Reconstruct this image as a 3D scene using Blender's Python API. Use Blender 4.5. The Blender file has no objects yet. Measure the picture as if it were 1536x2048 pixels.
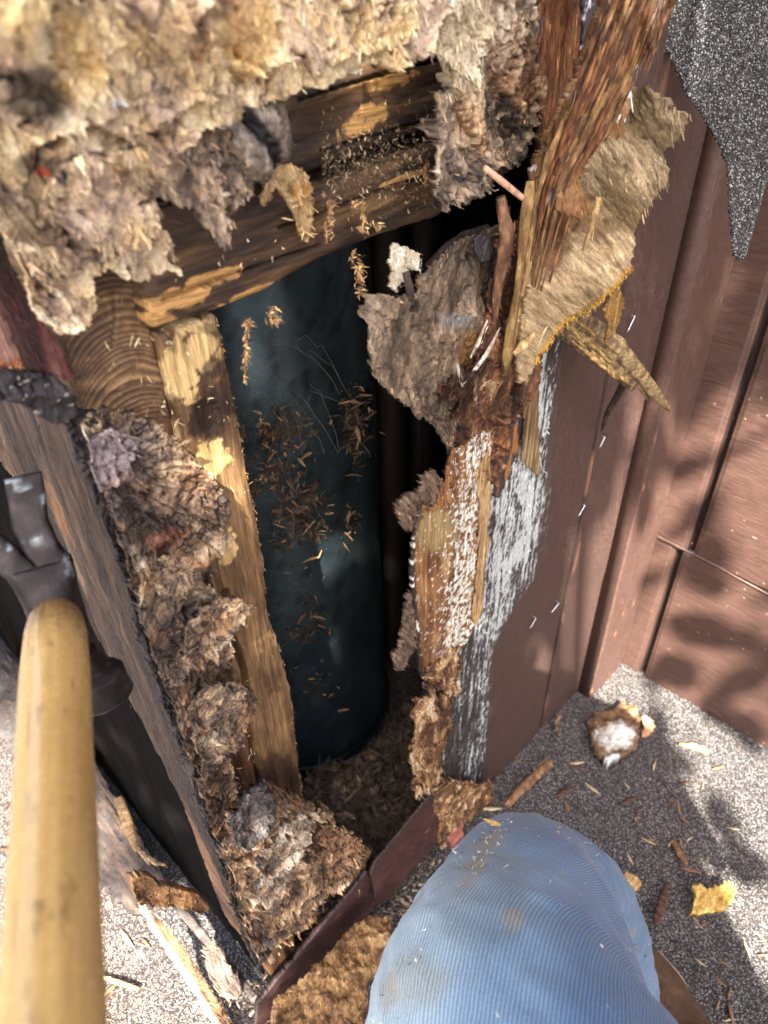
import bpy, math, random, time
_T = False; _t0 = time.time()
import numpy as np
from mathutils import Matrix, Vector
random.seed(7); RNG = np.random.default_rng(7)

# ------------------------------------------------------------------ camera
FPX = 1395.; CX, CY = 768., 1024.; CAMH = 1.0
def _n(v): return v/np.linalg.norm(v)
def _c(px, py): return np.array([px-CX, -(py-CY), -FPX], float)
_down = _n(_c(820, 2850)); _x = _c(2500, -42); _x = _n(_x/1. - _down*_x.dot(_down)); _z = -_down; _y = np.cross(_z, _x)
ROT = np.array([_x, _y, _z]); CAM = np.array([0, 0, CAMH])
scn = bpy.context.scene
cd = bpy.data.cameras.new('camera'); cam = bpy.data.objects.new('camera', cd); scn.collection.objects.link(cam)
M4 = Matrix.Identity(4)
for i in range(3):
    for j in range(3): M4[i][j] = ROT[i, j]
M4.translation = Vector(CAM); cam.matrix_world = M4
cd.sensor_fit = 'VERTICAL'; cd.sensor_height = 36.; cd.sensor_width = 27.; cd.lens = 36.*FPX/2048.
cd.clip_start = .01; cd.clip_end = 200.
cd.dof.use_dof = True; cd.dof.focus_distance = .56; cd.dof.aperture_fstop = 8
scn.camera = cam
# ------------------------------------------------------------------ light
SUN_AZ = np.array([.70, .66]); SUN_AZ /= np.linalg.norm(SUN_AZ); SUN_EL = math.radians(49)
LDIR = np.array([SUN_AZ[0]*math.cos(SUN_EL), SUN_AZ[1]*math.cos(SUN_EL), -math.sin(SUN_EL)])
w = bpy.data.worlds.new('World'); scn.world = w; w.use_nodes = True
nt = w.node_tree; sky = nt.nodes.new('ShaderNodeTexSky'); sky.sky_type = 'NISHITA'; sky.sun_disc = False
sky.sun_elevation = SUN_EL; sky.sun_rotation = math.atan2(-SUN_AZ[0], -SUN_AZ[1])
sky.air_density = .8; sky.dust_density = 3.; sky.ozone_density = .4
nt.links.new(sky.outputs[0], nt.nodes['Background'].inputs[0]); nt.nodes['Background'].inputs[1].default_value = .09
sl = bpy.data.lights.new('sun', 'SUN'); sl.energy = 5.; sl.angle = math.radians(.5); sl.color = (1, .93, .83)
so = bpy.data.objects.new('sun', sl); scn.collection.objects.link(so)
so.rotation_euler = Vector(LDIR).to_track_quat('-Z', 'Y').to_euler()
scn.view_settings.view_transform = 'Standard'; scn.view_settings.look = 'None'
scn.view_settings.exposure = 2.95; scn.view_settings.gamma = 1
scn.cycles.use_denoising = True
try: scn.cycles.denoising_prefilter = 'ACCURATE'
except Exception: pass
scn.cycles.max_bounces = 6; scn.cycles.diffuse_bounces = 4

# ------------------------------------------------------------------ helpers
_perm = np.random.default_rng(3).permutation(256); _perm = np.concatenate([_perm, _perm, _perm])
_g = np.random.default_rng(4).normal(size=(256, 3)); _g /= np.linalg.norm(_g, axis=1)[:, None]
_perm = _perm.astype(np.int32); _gx, _gy, _gz = [np.ascontiguousarray(_g[:, k]).astype(np.float32) for k in range(3)]
def noise(P, s=1., seed=0):
    P = (np.asarray(P)*s + (seed*17.31 + .37)).astype(np.float32)
    i = np.floor(P); f = P-i; u = f*f*f*(f*(f*6-15)+10); i = i.astype(np.int32) & 255
    X0, Y0, Z0 = i[:, 0], i[:, 1], i[:, 2]; fx, fy, fz = f[:, 0], f[:, 1], f[:, 2]; ux, uy, uz = u[:, 0], u[:, 1], u[:, 2]; r = np.zeros(len(P), np.float32)
    for dx in (0, 1):
        A = _perm[(X0+dx) & 255]; wx = ux if dx else 1-ux; gx = fx-dx
        for dy in (0, 1):
            B = _perm[A+((Y0+dy) & 255)]; wy = wx*(uy if dy else 1-uy); gy = fy-dy
            for dz in (0, 1):
                h = _perm[B+((Z0+dz) & 255)]
                r += (_gx[h]*gx+_gy[h]*gy+_gz[h]*(fz-dz))*wy*(uz if dz else 1-uz)
    return r.astype(float)*1.6
def fbm(P, s=1., seed=0, o=4, k=.5, ridge=False):
    a = 1.; t = 0.; r = 0.
    for q in range(o):
        n = noise(P, s*2**q, seed+q)
        if ridge: n = 1-2*np.abs(n)
        r = r + a*n; t += a; a *= k
    return r/t
def lin(*c):
    c = np.array(c, float)/255.; return np.where(c < .04045, c/12.92, ((c+.055)/1.055)**2.4)
def ramp(t, stops):
    x = [s[0] for s in stops]; return np.stack([np.interp(t, x, [s[1][k] for s in stops]) for k in range(3)], 1)
def mix(a, b, t): t = np.clip(t, 0, 1); return a*(1-t)[:, None] + np.asarray(b)*t[:, None]
def sst(a, b, x): t = np.clip((x-a)/(b-a), 0, 1); return t*t*(3-2*t)
def proj(W):
    q = (W-CAM)@ROT; return CX+FPX*q[:, 0]/-q[:, 2], CY-FPX*q[:, 1]/-q[:, 2]
def ray(px, py): return ROT@_n(_c(px, py))
def at(px, py, d): return CAM+ray(px, py)*d
def on(px, py, axis, val):
    r = ray(px, py); return CAM+r*((val-CAM[axis])/r[axis])
AX = {'F': (1, 0, 2, -1), 'L': (0, 1, 2, -1), 'W': (0, 1, 2, -1), 'G': (2, 0, 1, 1)}   # normal axis, u, v, outward sign

class MB:
    def __init__(s): s.v = []; s.q = []; s.t = []; s.c = []; s.uv = None; s.n = 0
    def add(s, v, q=None, t=None, c=(.5, .5, .5)):
        v = np.asarray(v, float).reshape(-1, 3)
        if q is not None and len(q): s.q.append(np.asarray(q, int).reshape(-1, 4)+s.n)
        if t is not None and len(t): s.t.append(np.asarray(t, int).reshape(-1, 3)+s.n)
        c = np.asarray(c, float); c = np.tile(c, (len(v), 1)) if c.ndim == 1 else c
        s.v.append(v); s.c.append(c); s.n += len(v); return s
    def build(s, name, mat, parent=None, smooth=True):
        if _T: print('BUILD %-20s %7d %.1f' % (name, s.n, time.time()-_t0))
        v = np.concatenate(s.v); c = np.clip(np.concatenate(s.c), 0, 1)
        q = np.concatenate(s.q) if s.q else np.zeros((0, 4), int); t = np.concatenate(s.t) if s.t else np.zeros((0, 3), int)
        if parent is not None: v = v-np.array(parent.location)
        me = bpy.data.meshes.new(name); me.vertices.add(len(v)); me.vertices.foreach_set('co', v.astype(np.float32).ravel())
        me.loops.add(len(q)*4+len(t)*3); me.loops.foreach_set('vertex_index', np.concatenate([q.ravel(), t.ravel()]).astype(np.int32))
        me.polygons.add(len(q)+len(t))
        me.polygons.foreach_set('loop_start', np.concatenate([np.arange(len(q))*4, len(q)*4+np.arange(len(t))*3]).astype(np.int32))
        me.update(calc_edges=True)
        if smooth: me.polygons.foreach_set('use_smooth', np.ones(len(q)+len(t), bool))
        ca = me.color_attributes.new('Col', 'FLOAT_COLOR', 'POINT')
        ca.data.foreach_set('color', np.concatenate([c, np.ones((len(c), 1))], 1).astype(np.float32).ravel())
        if s.uv is not None:
            ul = me.uv_layers.new(name='UVMap'); li = np.concatenate([q.ravel(), t.ravel()])
            ul.data.foreach_set('uv', s.uv[li].astype(np.float32).ravel())
        me.validate(); me.materials.append(mat)
        o = bpy.data.objects.new(name, me); scn.collection.objects.link(o)
        if parent is not None: o.parent = parent
        return o
def tag(o, label=None, cat=None, group=None, kind=None):
    for k, x in (('label', label), ('category', cat), ('group', group), ('kind', kind)):
        if x: o[k] = x
    return o
def thing(name, loc, label, cat, group=None):
    o = bpy.data.objects.new(name, None); o.location = Vector([float(a) for a in loc]); o.empty_display_size = .02
    scn.collection.objects.link(o); return tag(o, label, cat, group)

def polydist(x, y, poly):
    poly = np.asarray(poly, float); n = len(poly); ins = np.zeros(len(x), bool); dm = np.full(len(x), 1e9)
    for i in range(n):
        x1, y1 = poly[i]; x2, y2 = poly[(i+1) % n]
        if y1 != y2: ins ^= ((y1 > y) != (y2 > y)) & (x < (x2-x1)*(y-y1)/(y2-y1)+x1)
        dx, dy = x2-x1, y2-y1; L = dx*dx+dy*dy+1e-9
        t = np.clip(((x-x1)*dx+(y-y1)*dy)/L, 0, 1); dm = np.minimum(dm, np.hypot(x-x1-t*dx, y-y1-t*dy))
    return np.where(ins, dm, -dm)
class X: pass
SHL, SHW = .6, .5
def patch(mb, poly, plane, val, sp, disp, col, jag=6, jf=180, gr=(1, 1, 1), thick=.004, base=None, holes=(), cap=True, edge_dark=1., seed=0):
    """A torn or sawn sheet: outline from a polygon on a real plane, gridded, displaced, with real thickness."""
    a, u, v, sg = AX[plane]; poly = np.array(poly, float)
    pw = np.array([on(p[0], p[1], a, val) for p in poly]); m = sp*6
    us = np.arange(pw[:, u].min()-m, pw[:, u].max()+m, sp)+.47*sp; vs = np.arange(pw[:, v].min()-m, pw[:, v].max()+m, sp)+.47*sp
    nu, nv = len(us), len(vs); U, V = np.meshgrid(us, vs, indexing='ij'); U = U.ravel(); V = V.ravel()
    W = np.zeros((len(U), 3)); W[:, a] = val; W[:, u] = U; W[:, v] = V
    px, py = proj(W); g = np.array(gr, float)
    d = polydist(px, py, poly)
    for hp in holes: d = np.minimum(d, -polydist(px, py, hp))
    if jag:
        nr = np.nonzero(np.abs(d) < jag*1.6)[0]; Wn = W[nr]
        jx = fbm(Wn*g, jf, 50+seed, 3, .6)*jag; gt_ = Wn*np.array([1, 1, .25]); jy = (.55*fbm(Wn*g, jf, 60+seed, 3, .6)+.75*fbm(gt_, jf*1.2, 65+seed, 3, .6, True))*jag; dn = polydist(px[nr]+jx, py[nr]+jy, poly)
        for hp in holes: dn = np.minimum(dn, -polydist(px[nr]+jx, py[nr]+jy, hp))
        d[nr] = dn
    keep = d > 0; K = keep.reshape(nu, nv)
    f = K[:-1, :-1] & K[1:, :-1] & K[1:, 1:] & K[:-1, 1:]
    used = np.zeros((nu, nv), bool); used[:-1, :-1] |= f; used[1:, :-1] |= f; used[1:, 1:] |= f; used[:-1, 1:] |= f
    idx = -np.ones(nu*nv, int); sel = np.nonzero(used.ravel())[0]; idx[sel] = np.arange(len(sel)); I = idx.reshape(nu, nv)
    S = X(); S.W = W[sel]; S.px = px[sel]; S.py = py[sel]; S.d = d[sel]; S.u = U[sel]; S.v = V[sel]; S.sg = sg; S.a = a
    P = S.W.copy()
    if base is not None:
        h = base(S); off = sg*h; k = (val+off-CAM[a])/(val-CAM[a]); P = CAM+(P-CAM)*k[:, None]
    S.P0 = P.copy(); h = disp(S) if disp else 0*S.u; S.h = h; P[:, a] += sg*h
    c = col(S) if callable(col) else np.tile(np.asarray(col, float), (len(sel), 1))
    fi, fj = np.nonzero(f)
    q = np.stack([I[fi, fj], I[fi+1, fj], I[fi+1, fj+1], I[fi, fj+1]], 1)
    mb.add(P, q, c=c); S.P = P; S.c = c
    n0 = len(P); B = P.copy(); B[:, a] -= sg*thick*((.7+.3*np.clip(fbm(S.W, 120, 9, 2), -1, 1)) if thick < .02 else 1)
    edges = np.concatenate([q[:, [0, 1]], q[:, [1, 2]], q[:, [2, 3]], q[:, [3, 0]]])
    key = np.minimum(edges[:, 0], edges[:, 1])*(n0+1)+np.maximum(edges[:, 0], edges[:, 1])
    uq, first, cnt = np.unique(key, return_index=True, return_counts=True); be = edges[first[cnt == 1]]
    if cap:
        st = len(P)
        mb.add(B, q[:, ::-1], c=c*.8)
        mb.q.append(np.stack([be[:, 1], be[:, 0], be[:, 0]+n0, be[:, 1]+n0], 1)+mb.n-2*n0)
    else:
        bv = np.unique(be); mp = -np.ones(n0, int); mp[bv] = np.arange(len(bv)); mb.add(B[bv], c=c[bv]*edge_dark)
        off = mb.n-len(bv)-n0
        mb.q.append(np.stack([be[:, 1]+off, be[:, 0]+off, mp[be[:, 0]]+off+n0, mp[be[:, 1]]+off+n0], 1))
    return S
def shards(mb, P, c, N, n, L=(.004, .012), wd=(.001, .003), dirv=(0, 0, -1), spread=.6, lift=.4, cvar=.35, off=.0008, light=0., seed=1, pal=None):
    """loose torn fibres and flakes lying on, and lifting off, a rotten surface"""
    r = np.random.default_rng(seed); i = r.integers(0, len(P), n); N = _n(np.array(N, float)); D = _n(np.array(dirv, float))
    S_ = np.cross(N, D); S_ = _n(S_); D2 = np.cross(S_, N)
    th = r.normal(0, spread, n); ln = (L[0]+(L[1]-L[0])*r.random(n)**2.5)*SHL; wi = np.minimum((wd[0]+(wd[1]-wd[0])*r.random(n)**2.5)*SHW, ln*.3)
    t = np.cos(th)[:, None]*D2+np.sin(th)[:, None]*S_; lf = r.normal(0, lift*.6, n)
    s = np.cross(N, t); roll = r.normal(0, .6, n); s = s*np.cos(roll)[:, None]+N*np.sin(roll)[:, None]
    K = 4; vs = []; base = P[i]+N*off
    jw = r.random((K, n))
    for k in range(K):
        x = k/(K-1); wk = wi*(np.sin(math.pi*(.12+.83*x))**.7)*(.55+.9*jw[k])*.5
        cen = base+t*(ln*(x-.3))[:, None]+N*(np.abs(lf)*ln*x*x+.0005)[:, None]
        vs += [cen-s*wk[:, None], cen+s*wk[:, None]+N*(wi*.18)[:, None]]
    V = np.stack(vs, 1).reshape(-1, 3)
    b = np.arange(n)[:, None]*(2*K); q = np.concatenate([np.stack([b[:, 0]+2*k, b[:, 0]+2*k+1, b[:, 0]+2*k+3, b[:, 0]+2*k+2], 1) for k in range(K-1)])
    cc = c[i] if pal is None else np.array(pal)[r.integers(0, len(pal), n)]
    cc = cc*np.exp(r.normal(light, cvar, n))[:, None]
    mb.add(V, q, c=np.repeat(cc, 2*K, 0)); return mb
def strand(mb, pts, wd, th, col, M=60, K=10, rough=.15, seed=0, side=None, fib=500., cv=.35, round_=.7):
    """a splintered length of wood along a path: wd, th per control point"""
    pts = np.array(pts, float); n = len(pts); t = np.linspace(0, n-1, M); ii = np.arange(n)
    # smooth path
    C = np.stack([np.interp(t, ii, pts[:, k]) for k in range(3)], 1)
    for _ in range(max(1, M//(n*3))): C[1:-1] = (C[:-2]+C[2:]+2*C[1:-1])/4
    w_ = np.interp(t, ii, wd if np.ndim(wd) else [wd]*n); h_ = np.interp(t, ii, th if np.ndim(th) else [th]*n)
    T = np.gradient(C, axis=0); T /= np.linalg.norm(T, axis=1)[:, None]
    view = C-CAM; 
    if side is None: Sd = np.cross(T, view)
    else: Sd = np.tile(np.array(side, float), (M, 1)); Sd -= T*(Sd*T).sum(1)[:, None]
    Sd /= np.linalg.norm(Sd, axis=1)[:, None]; Nn = np.cross(Sd, T)
    a = np.linspace(0, 2*math.pi, K, endpoint=False)
    ca = np.sign(np.cos(a))*np.abs(np.cos(a))**round_; sa = np.sign(np.sin(a))*np.abs(np.sin(a))**round_
    fk = 3. if K < 12 else 6.
    prm = np.stack([np.repeat(t*.5, K), np.tile(np.cos(a)*fk, M), np.tile(np.sin(a)*fk, M)], 1)
    nz = fbm(prm, 1.3, seed, 3, .6).reshape(M, K)
    big = noise(np.stack([t*1.1, t*0+seed*3.1, t*0], 1), 1.)
    R = (1+nz*rough*2)
    V = C[:, None]+Sd[:, None]*(ca*w_[:, None]*.5*R)[..., None]+Nn[:, None]*(sa*h_[:, None]*.5*R)[..., None]
    V = V+Sd[:, None]*(big*w_*.06)[:, None, None]
    q = []
    for i in range(M-1):
        for k in range(K): q.append((i*K+k, i*K+(k+1) % K, (i+1)*K+(k+1) % K, (i+1)*K+k))
    tr = [(0, (k+1) % K, k) for k in range(1, K-1)]+[((M-1)*K, (M-1)*K+k, (M-1)*K+k+1) for k in range(1, K-1)]
    st = noise(np.stack([np.repeat(t*.35, K), np.tile(np.cos(a)*5, M), np.tile(np.sin(a)*5, M)], 1), 1.6, seed+5)
    if callable(col): cc = col(V.reshape(-1, 3), np.repeat(t/(n-1), K))
    else: cc = np.tile(np.asarray(col, float), (M*K, 1))
    cc = cc*np.exp(st*cv)[:, None]
    mb.add(V.reshape(-1, 3), q, tr, c=cc); return V
def box(mb, x0, x1, y0, y1, z0, z1, c=(.5, .5, .5), n=1):
    v = [(x, y, z) for x in (x0, x1) for y in (y0, y1) for z in (z0, z1)]
    mb.add(v, [(0, 1, 3, 2), (4, 6, 7, 5), (0, 4, 5, 1), (2, 3, 7, 6), (0, 2, 6, 4), (1, 5, 7, 3)], c=c); return mb

# ------------------------------------------------------------------ materials
def node(t, ty, **k):
    n = t.nodes.new(ty)
    for a, b in k.items():
        if a in n.inputs: n.inputs[a].default_value = b
        else: setattr(n, a, b)
    return n
def organic(name, rough=(.55, .9), var=(.55, 1.4), scale=260, stretch=(1, 1, 1), bump=.5, bdist=.001, spec=.4, speck=0., speckcol=(.6, .55, .45, 1), fine=900, rot=(0, 0, 0), v2=(.7, 1.3)):
    m = bpy.data.materials.new(name); m.use_nodes = True; t = m.node_tree; L = t.links.new; b = t.nodes['Principled BSDF']
    at_ = node(t, 'ShaderNodeAttribute', attribute_name='Col'); tc = node(t, 'ShaderNodeTexCoord')
    mp = node(t, 'ShaderNodeMapping'); mp.inputs['Scale'].default_value = stretch; mp.inputs['Rotation'].default_value = rot; L(tc.outputs['Object'], mp.inputs[0])
    n1 = node(t, 'ShaderNodeTexNoise', Scale=scale, Detail=6., Roughness=.65); L(mp.outputs[0], n1.inputs['Vector'])
    n2 = node(t, 'ShaderNodeTexNoise', Scale=fine, Detail=3., Roughness=.6); L(mp.outputs[0], n2.inputs['Vector'])
    mr = node(t, 'ShaderNodeMapRange'); L(n1.outputs[0], mr.inputs[0]); mr.inputs[1].default_value = .3; mr.inputs[2].default_value = .7; mr.inputs[3].default_value = var[0]; mr.inputs[4].default_value = var[1]
    mr2 = node(t, 'ShaderNodeMapRange'); L(n2.outputs[0], mr2.inputs[0]); mr2.inputs[1].default_value = .3; mr2.inputs[2].default_value = .7; mr2.inputs[3].default_value = v2[0]; mr2.inputs[4].default_value = v2[1]
    mu = node(t, 'ShaderNodeMath', operation='MULTIPLY'); L(mr.outputs[0], mu.inputs[0]); L(mr2.outputs[0], mu.inputs[1])
    vm = node(t, 'ShaderNodeVectorMath', operation='SCALE'); L(at_.outputs['Color'], vm.inputs[0]); L(mu.outputs[0], vm.inputs['Scale'])
    out = vm.outputs[0]
    if speck:
        vo = node(t, 'ShaderNodeTexNoise', Scale=420., Detail=2.); L(tc.outputs['Object'], vo.inputs['Vector'])
        gt = node(t, 'ShaderNodeMapRange'); gt.inputs[1].default_value = 1-speck; gt.inputs[2].default_value = 1-speck+.03; L(vo.outputs[0], gt.inputs[0])
        mx = node(t, 'ShaderNodeMix', data_type='RGBA'); L(gt.outputs[0], mx.inputs[0]); L(out, mx.inputs[6]); mx.inputs[7].default_value = speckcol; out = mx.outputs[2]
    L(out, b.inputs['Base Color'])
    rr = node(t, 'ShaderNodeMapRange'); L(n2.outputs[0], rr.inputs[0]); rr.inputs[1].default_value = .35; rr.inputs[2].default_value = .65; rr.inputs[3].default_value = rough[0]; rr.inputs[4].default_value = rough[1]; L(rr.outputs[0], b.inputs['Roughness'])
    b.inputs['Specular IOR Level'].default_value = spec
    ad = node(t, 'ShaderNodeMath', operation='ADD'); L(n1.outputs[0], ad.inputs[0]); L(n2.outputs[0], ad.inputs[1])
    bp = node(t, 'ShaderNodeBump', Strength=bump, Distance=bdist); L(ad.outputs[0], bp.inputs['Height']); L(bp.outputs[0], b.inputs['Normal'])
    return m
PULP = organic('rotten_pulp', (.35, .8), (.75, 1.28), 260, (1, 1, .6), .5, .0008)
WOODV = organic('wood_vertical_grain', (.45, .85), (.5, 1.4), 420, (1, 1, .06), .8, .001, fine=1200)
WOODX = organic('wood_lengthwise_grain', (.45, .85), (.45, 1.45), 420, (.06, 1, 1), .8, .001, fine=1200, rot=(0, .12, 0))
WOODD = organic('wood_slanting_grain', (.5, .85), (.5, 1.4), 420, (.07, 1, 1), .9, .0012, fine=1300, rot=(0, -.75, 0))
MATTE = organic('matte_wood', (.85, 1.), (.5, 1.4), 300, (1, 1, .08), .5, .001, .05)  # low-specular wood for very dark walls, colour from the mesh
FIBRE = organic('splintered_wood', (.4, .8), (.6, 1.35), 400, (1, 1, .25), .7, .001)
PAINT = organic('brown_paint', (.42, .7), (.72, 1.28), 160, (1, 1, 1), .35, .0006, .35, speck=.10, speckcol=(.14, .11, .095, 1), fine=700)
PAINTW = organic('brushed_brown_paint', (.4, .66), (.8, 1.2), 420, (1, .05, 1), .6, .0007, .3, fine=1000)
PLY2 = organic('tan_plywood', (.6, .9), (.8, 1.2), 600, (1, 1, 1), .3, .0005)
PLY = organic('weathered_plywood', (.5, .85), (.7, 1.3), 500, (1, 1, .2), .6, .0007)

def roofmat(nm='mineral_granules', sc=760., soft=0.):
    m = bpy.data.materials.new(nm); m.use_nodes = True; t = m.node_tree; L = t.links.new; b = t.nodes['Principled BSDF']
    tc = node(t, 'ShaderNodeTexCoord'); at_ = node(t, 'ShaderNodeAttribute', attribute_name='Col')
    vo = node(t, 'ShaderNodeTexVoronoi', Scale=sc); L(tc.outputs['Object'], vo.inputs['Vector'])
    sp = node(t, 'ShaderNodeSeparateColor'); L(vo.outputs['Color'], sp.inputs[0])
    cr = node(t, 'ShaderNodeValToRGB'); L(sp.outputs[0], cr.inputs[0]); e = cr.color_ramp; e.interpolation = 'CONSTANT'
    e.elements[0].color = (.012, .012, .014, 1); e.elements[1].position = .42; e.elements[1].color = (.06, .055, .055, 1)
    for p, c in ((.6, (.16, .13, .11, 1)), (.72, (.30, .27, .25, 1)), (.84, (.62, .60, .58, 1)), (.95, (.08, .05, .035, 1))):
        x = e.elements.new(p); x.color = c
    if soft:
        for x in e.elements: k_ = x.color[:]; x.color = tuple(k_[q]*(1-soft)+(.15, .155, .15)[q]*soft for q in range(3))+(1,)
    vm = node(t, 'ShaderNodeVectorMath', operation='MULTIPLY'); L(cr.outputs[0], vm.inputs[0]); L(at_.outputs['Color'], vm.inputs[1]); L(vm.outputs[0], b.inputs['Base Color'])
    b.inputs['Roughness'].default_value = .5
    bp = node(t, 'ShaderNodeBump', Strength=.9, Distance=.0012); bp.invert = True; L(vo.outputs['Distance'], bp.inputs['Height']); L(bp.outputs[0], b.inputs['Normal'])
    return m
GRAN = roofmat(); GRANF = roofmat('felt_granules', 850., .2)
def simple(name, col, rough, metal=0., bs=300, bstr=.3, bd=.0005, var=.25):
    m = organic(name, (rough-.1, rough+.12), (1-var, 1+var), bs, (1, 1, 1), bstr, bd, .5); b = m.node_tree.nodes['Principled BSDF']; b.inputs['Metallic'].default_value = metal; return m

# palettes (albedo)
CREAM = lin(222, 200, 155); TAN = lin(190, 150, 100); GREYB = lin(140, 122, 104); DARK = lin(48, 38, 32); DK2 = lin(75, 60, 48); WHITE = lin(235, 228, 210)
ORG = lin(150, 88, 40); RED = lin(120, 62, 38); GOLD = lin(195, 150, 60); BROWN = lin(80, 59, 51); BLACK = lin(22, 20, 20); PINKG = lin(165, 140, 125)
def pulpcol(S, seed=0, stops=None, s=70, warm=.3):
    q = (S.wq if hasattr(S, 'wq') else S.W)*np.array([1, 1, .8]); n = .5+.55*fbm(q, s, seed, 5, .62)+.12*fbm(q, s*5, seed+2, 3, .7); n2 = fbm(S.W, s*.25, seed+9, 3)
    t = np.clip(n+.35*n2+(.22*S.tone+.06*S.fh+.20*S.fib-.42*S.gap if hasattr(S, 'tone') else 0), 0, 1)
    return ramp(t, stops or [(0, DARK), (.25, DK2), (.42, GREYB), (.6, TAN), (.8, CREAM), (1, WHITE)])
def terr(t, w=.22):
    f = np.floor(t); return f+sst(0, w, t-f)
def cellnoise(u, v, seed=0):
    """2-D cellular noise: distance to nearest and second nearest point, per-cell random numbers, offset from the cell's point"""
    iu = np.floor(u).astype(np.int32); iv = np.floor(v).astype(np.int32)
    F1 = np.full(len(u), 9.); F2 = F1.copy(); H = np.zeros(len(u), np.int32); DU = np.zeros(len(u)); DV = DU.copy()
    for a in (-1, 0, 1):
        for b in (-1, 0, 1):
            h = _perm[_perm[(iu+a+seed*7) & 255]+((iv+b+seed*13) & 255)]; h2 = _perm[h+31]
            du = u-(iu+a+h/255.); dv = v-(iv+b+h2/255.); d = du*du+dv*dv; m = d < F1
            F2 = np.where(m, F1, np.minimum(F2, d)); F1 = np.where(m, d, F1); H = np.where(m, h, H); DU = np.where(m, du, DU); DV = np.where(m, dv, DV)
    R = [_perm[H+k*37+5]/255. for k in (1, 2, 3)]
    return np.sqrt(F1), np.sqrt(F2), R, DU, DV
def flakefield(S, fs, seed, asp=.5, ang=.25):
    """torn overlapping flakes in three sizes; height (unit), gap mask, tone"""
    w1 = fbm(S.W, fs*.35, seed+20, 3); w2 = fbm(S.W, fs*.35, seed+21, 3); rg = fbm(S.W, fs*3.5, seed+22, 3, .65); rg2 = fbm(S.W, fs*3.5, seed+23, 3, .65)
    th = ang+1.5*fbm(S.W, 13, seed+27, 2); u0 = S.u-S.u.mean(); v0 = S.v-S.v.mean(); U = u0*np.cos(th)+v0*np.sin(th); Vv = (-u0*np.sin(th)+v0*np.cos(th))*asp; S.fq = np.stack([U, U*0, Vv*.32], 1)+.0035*fbm(S.W, 50, seed+28, 2)[:, None]
    h = 0.; tone = 0.; gap = 0.
    for k, (m, a_) in enumerate(((.62, 1.15), (1.5, .6), (3.6, .24))):
        F1, F2, R, du, dv = cellnoise(U*fs*m+.55*w2+.13*rg*m**.5, Vv*fs*m+.45*w1+.13*rg2*m**.5, seed+k*3)
        h = h+a_*((R[0]-.5)*1.2+(R[1]-.5)*2.0*du-(R[2]-.25)*1.5*dv); tone = tone+a_*(R[2]-.5); gap = np.maximum(gap, sst(.10, .015, F2-F1)*(.9 if k < 2 else .5))
    return h, gap, tone
def pulpdisp(A=.006, s=45, seed=0, gr=(1, 1, .6), fine=.0012, curl=0.):
    """rotten wood pulled apart in flat flakes: folds, torn overlapping plates, gaps between them, fine fibre"""
    def f(S):
        q = S.W*np.array(gr); S.fh, S.gap, S.tone = flakefield(S, s*1.6, seed, gr[2]*.8)
        wq = q+np.stack([fbm(q, s*.8, seed+40, 3), fbm(q, s*.8, seed+41, 3), fbm(q, s*.8, seed+42, 3)], 1)*(.55/s); S.wq = wq
        S.fib = fbm(S.fq, 420, seed+5, 3, .65); h = A*1.0*fbm(wq, s*.5, seed, 3)+A*.42*S.fh+A*.30*fbm(wq, s*1.5, seed+6, 3, .5, True)+fine*.40*S.fib
        pit = sst(.44, .6, fbm(wq, s*1.2, seed+7, 2)); hole = sst(.50, .56, noise(wq, s*5, seed+8)); S.gap = np.maximum(S.gap*.6, np.maximum(pit*.8, hole)); h = h-pit*A*1.5-hole*A*.6-S.gap*A*.2
        if curl: h = h+curl*np.exp(-S.d/18.)
        return h
    return f

YF = .3406; YS = .325; XL = .1123; XW = .89
def idw(S, pts, p=2.5):
    num = 0.; den = 0.
    for x, y, h in pts:
        w_ = 1./(((S.px-x)**2+(S.py-y)**2)/1e4+.05)**(p/2); num = num+w_*h; den = den+w_
    return num/den
def blob(S, x, y, rx, ry=None, seed=0, s=90, j=.7, soft=.25, ang=0.):
    ry = ry or rx; dx, dy = S.px-x, S.py-y; a = math.radians(ang)
    ex, ey = (dx*math.cos(a)+dy*math.sin(a))/rx, (-dx*math.sin(a)+dy*math.cos(a))/ry
    return sst(1+soft, 1-soft, np.hypot(ex, ey)+j*fbm(S.W, s, seed, 4, .6))
def lined(S, pts):
    dm = np.full(len(S.px), 1e9)
    for (x1, y1), (x2, y2) in zip(pts[:-1], pts[1:]):
        dx, dy = x2-x1, y2-y1; L = dx*dx+dy*dy; t = np.clip(((S.px-x1)*dx+(S.py-y1)*dy)/L, 0, 1)
        dm = np.minimum(dm, np.hypot(S.px-x1-t*dx, S.py-y1-t*dy))
    return dm
def pxy(x, y, z):
    a, b = proj(np.array([[x, y, z]], float)); return (float(a[0]), float(b[0]))
def xat(S, pts):   # signed px offset of a point from a left/right boundary polyline given top to bottom
    p = np.array(pts, float); return S.px-np.interp(S.py, p[:, 1], p[:, 0])

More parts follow.
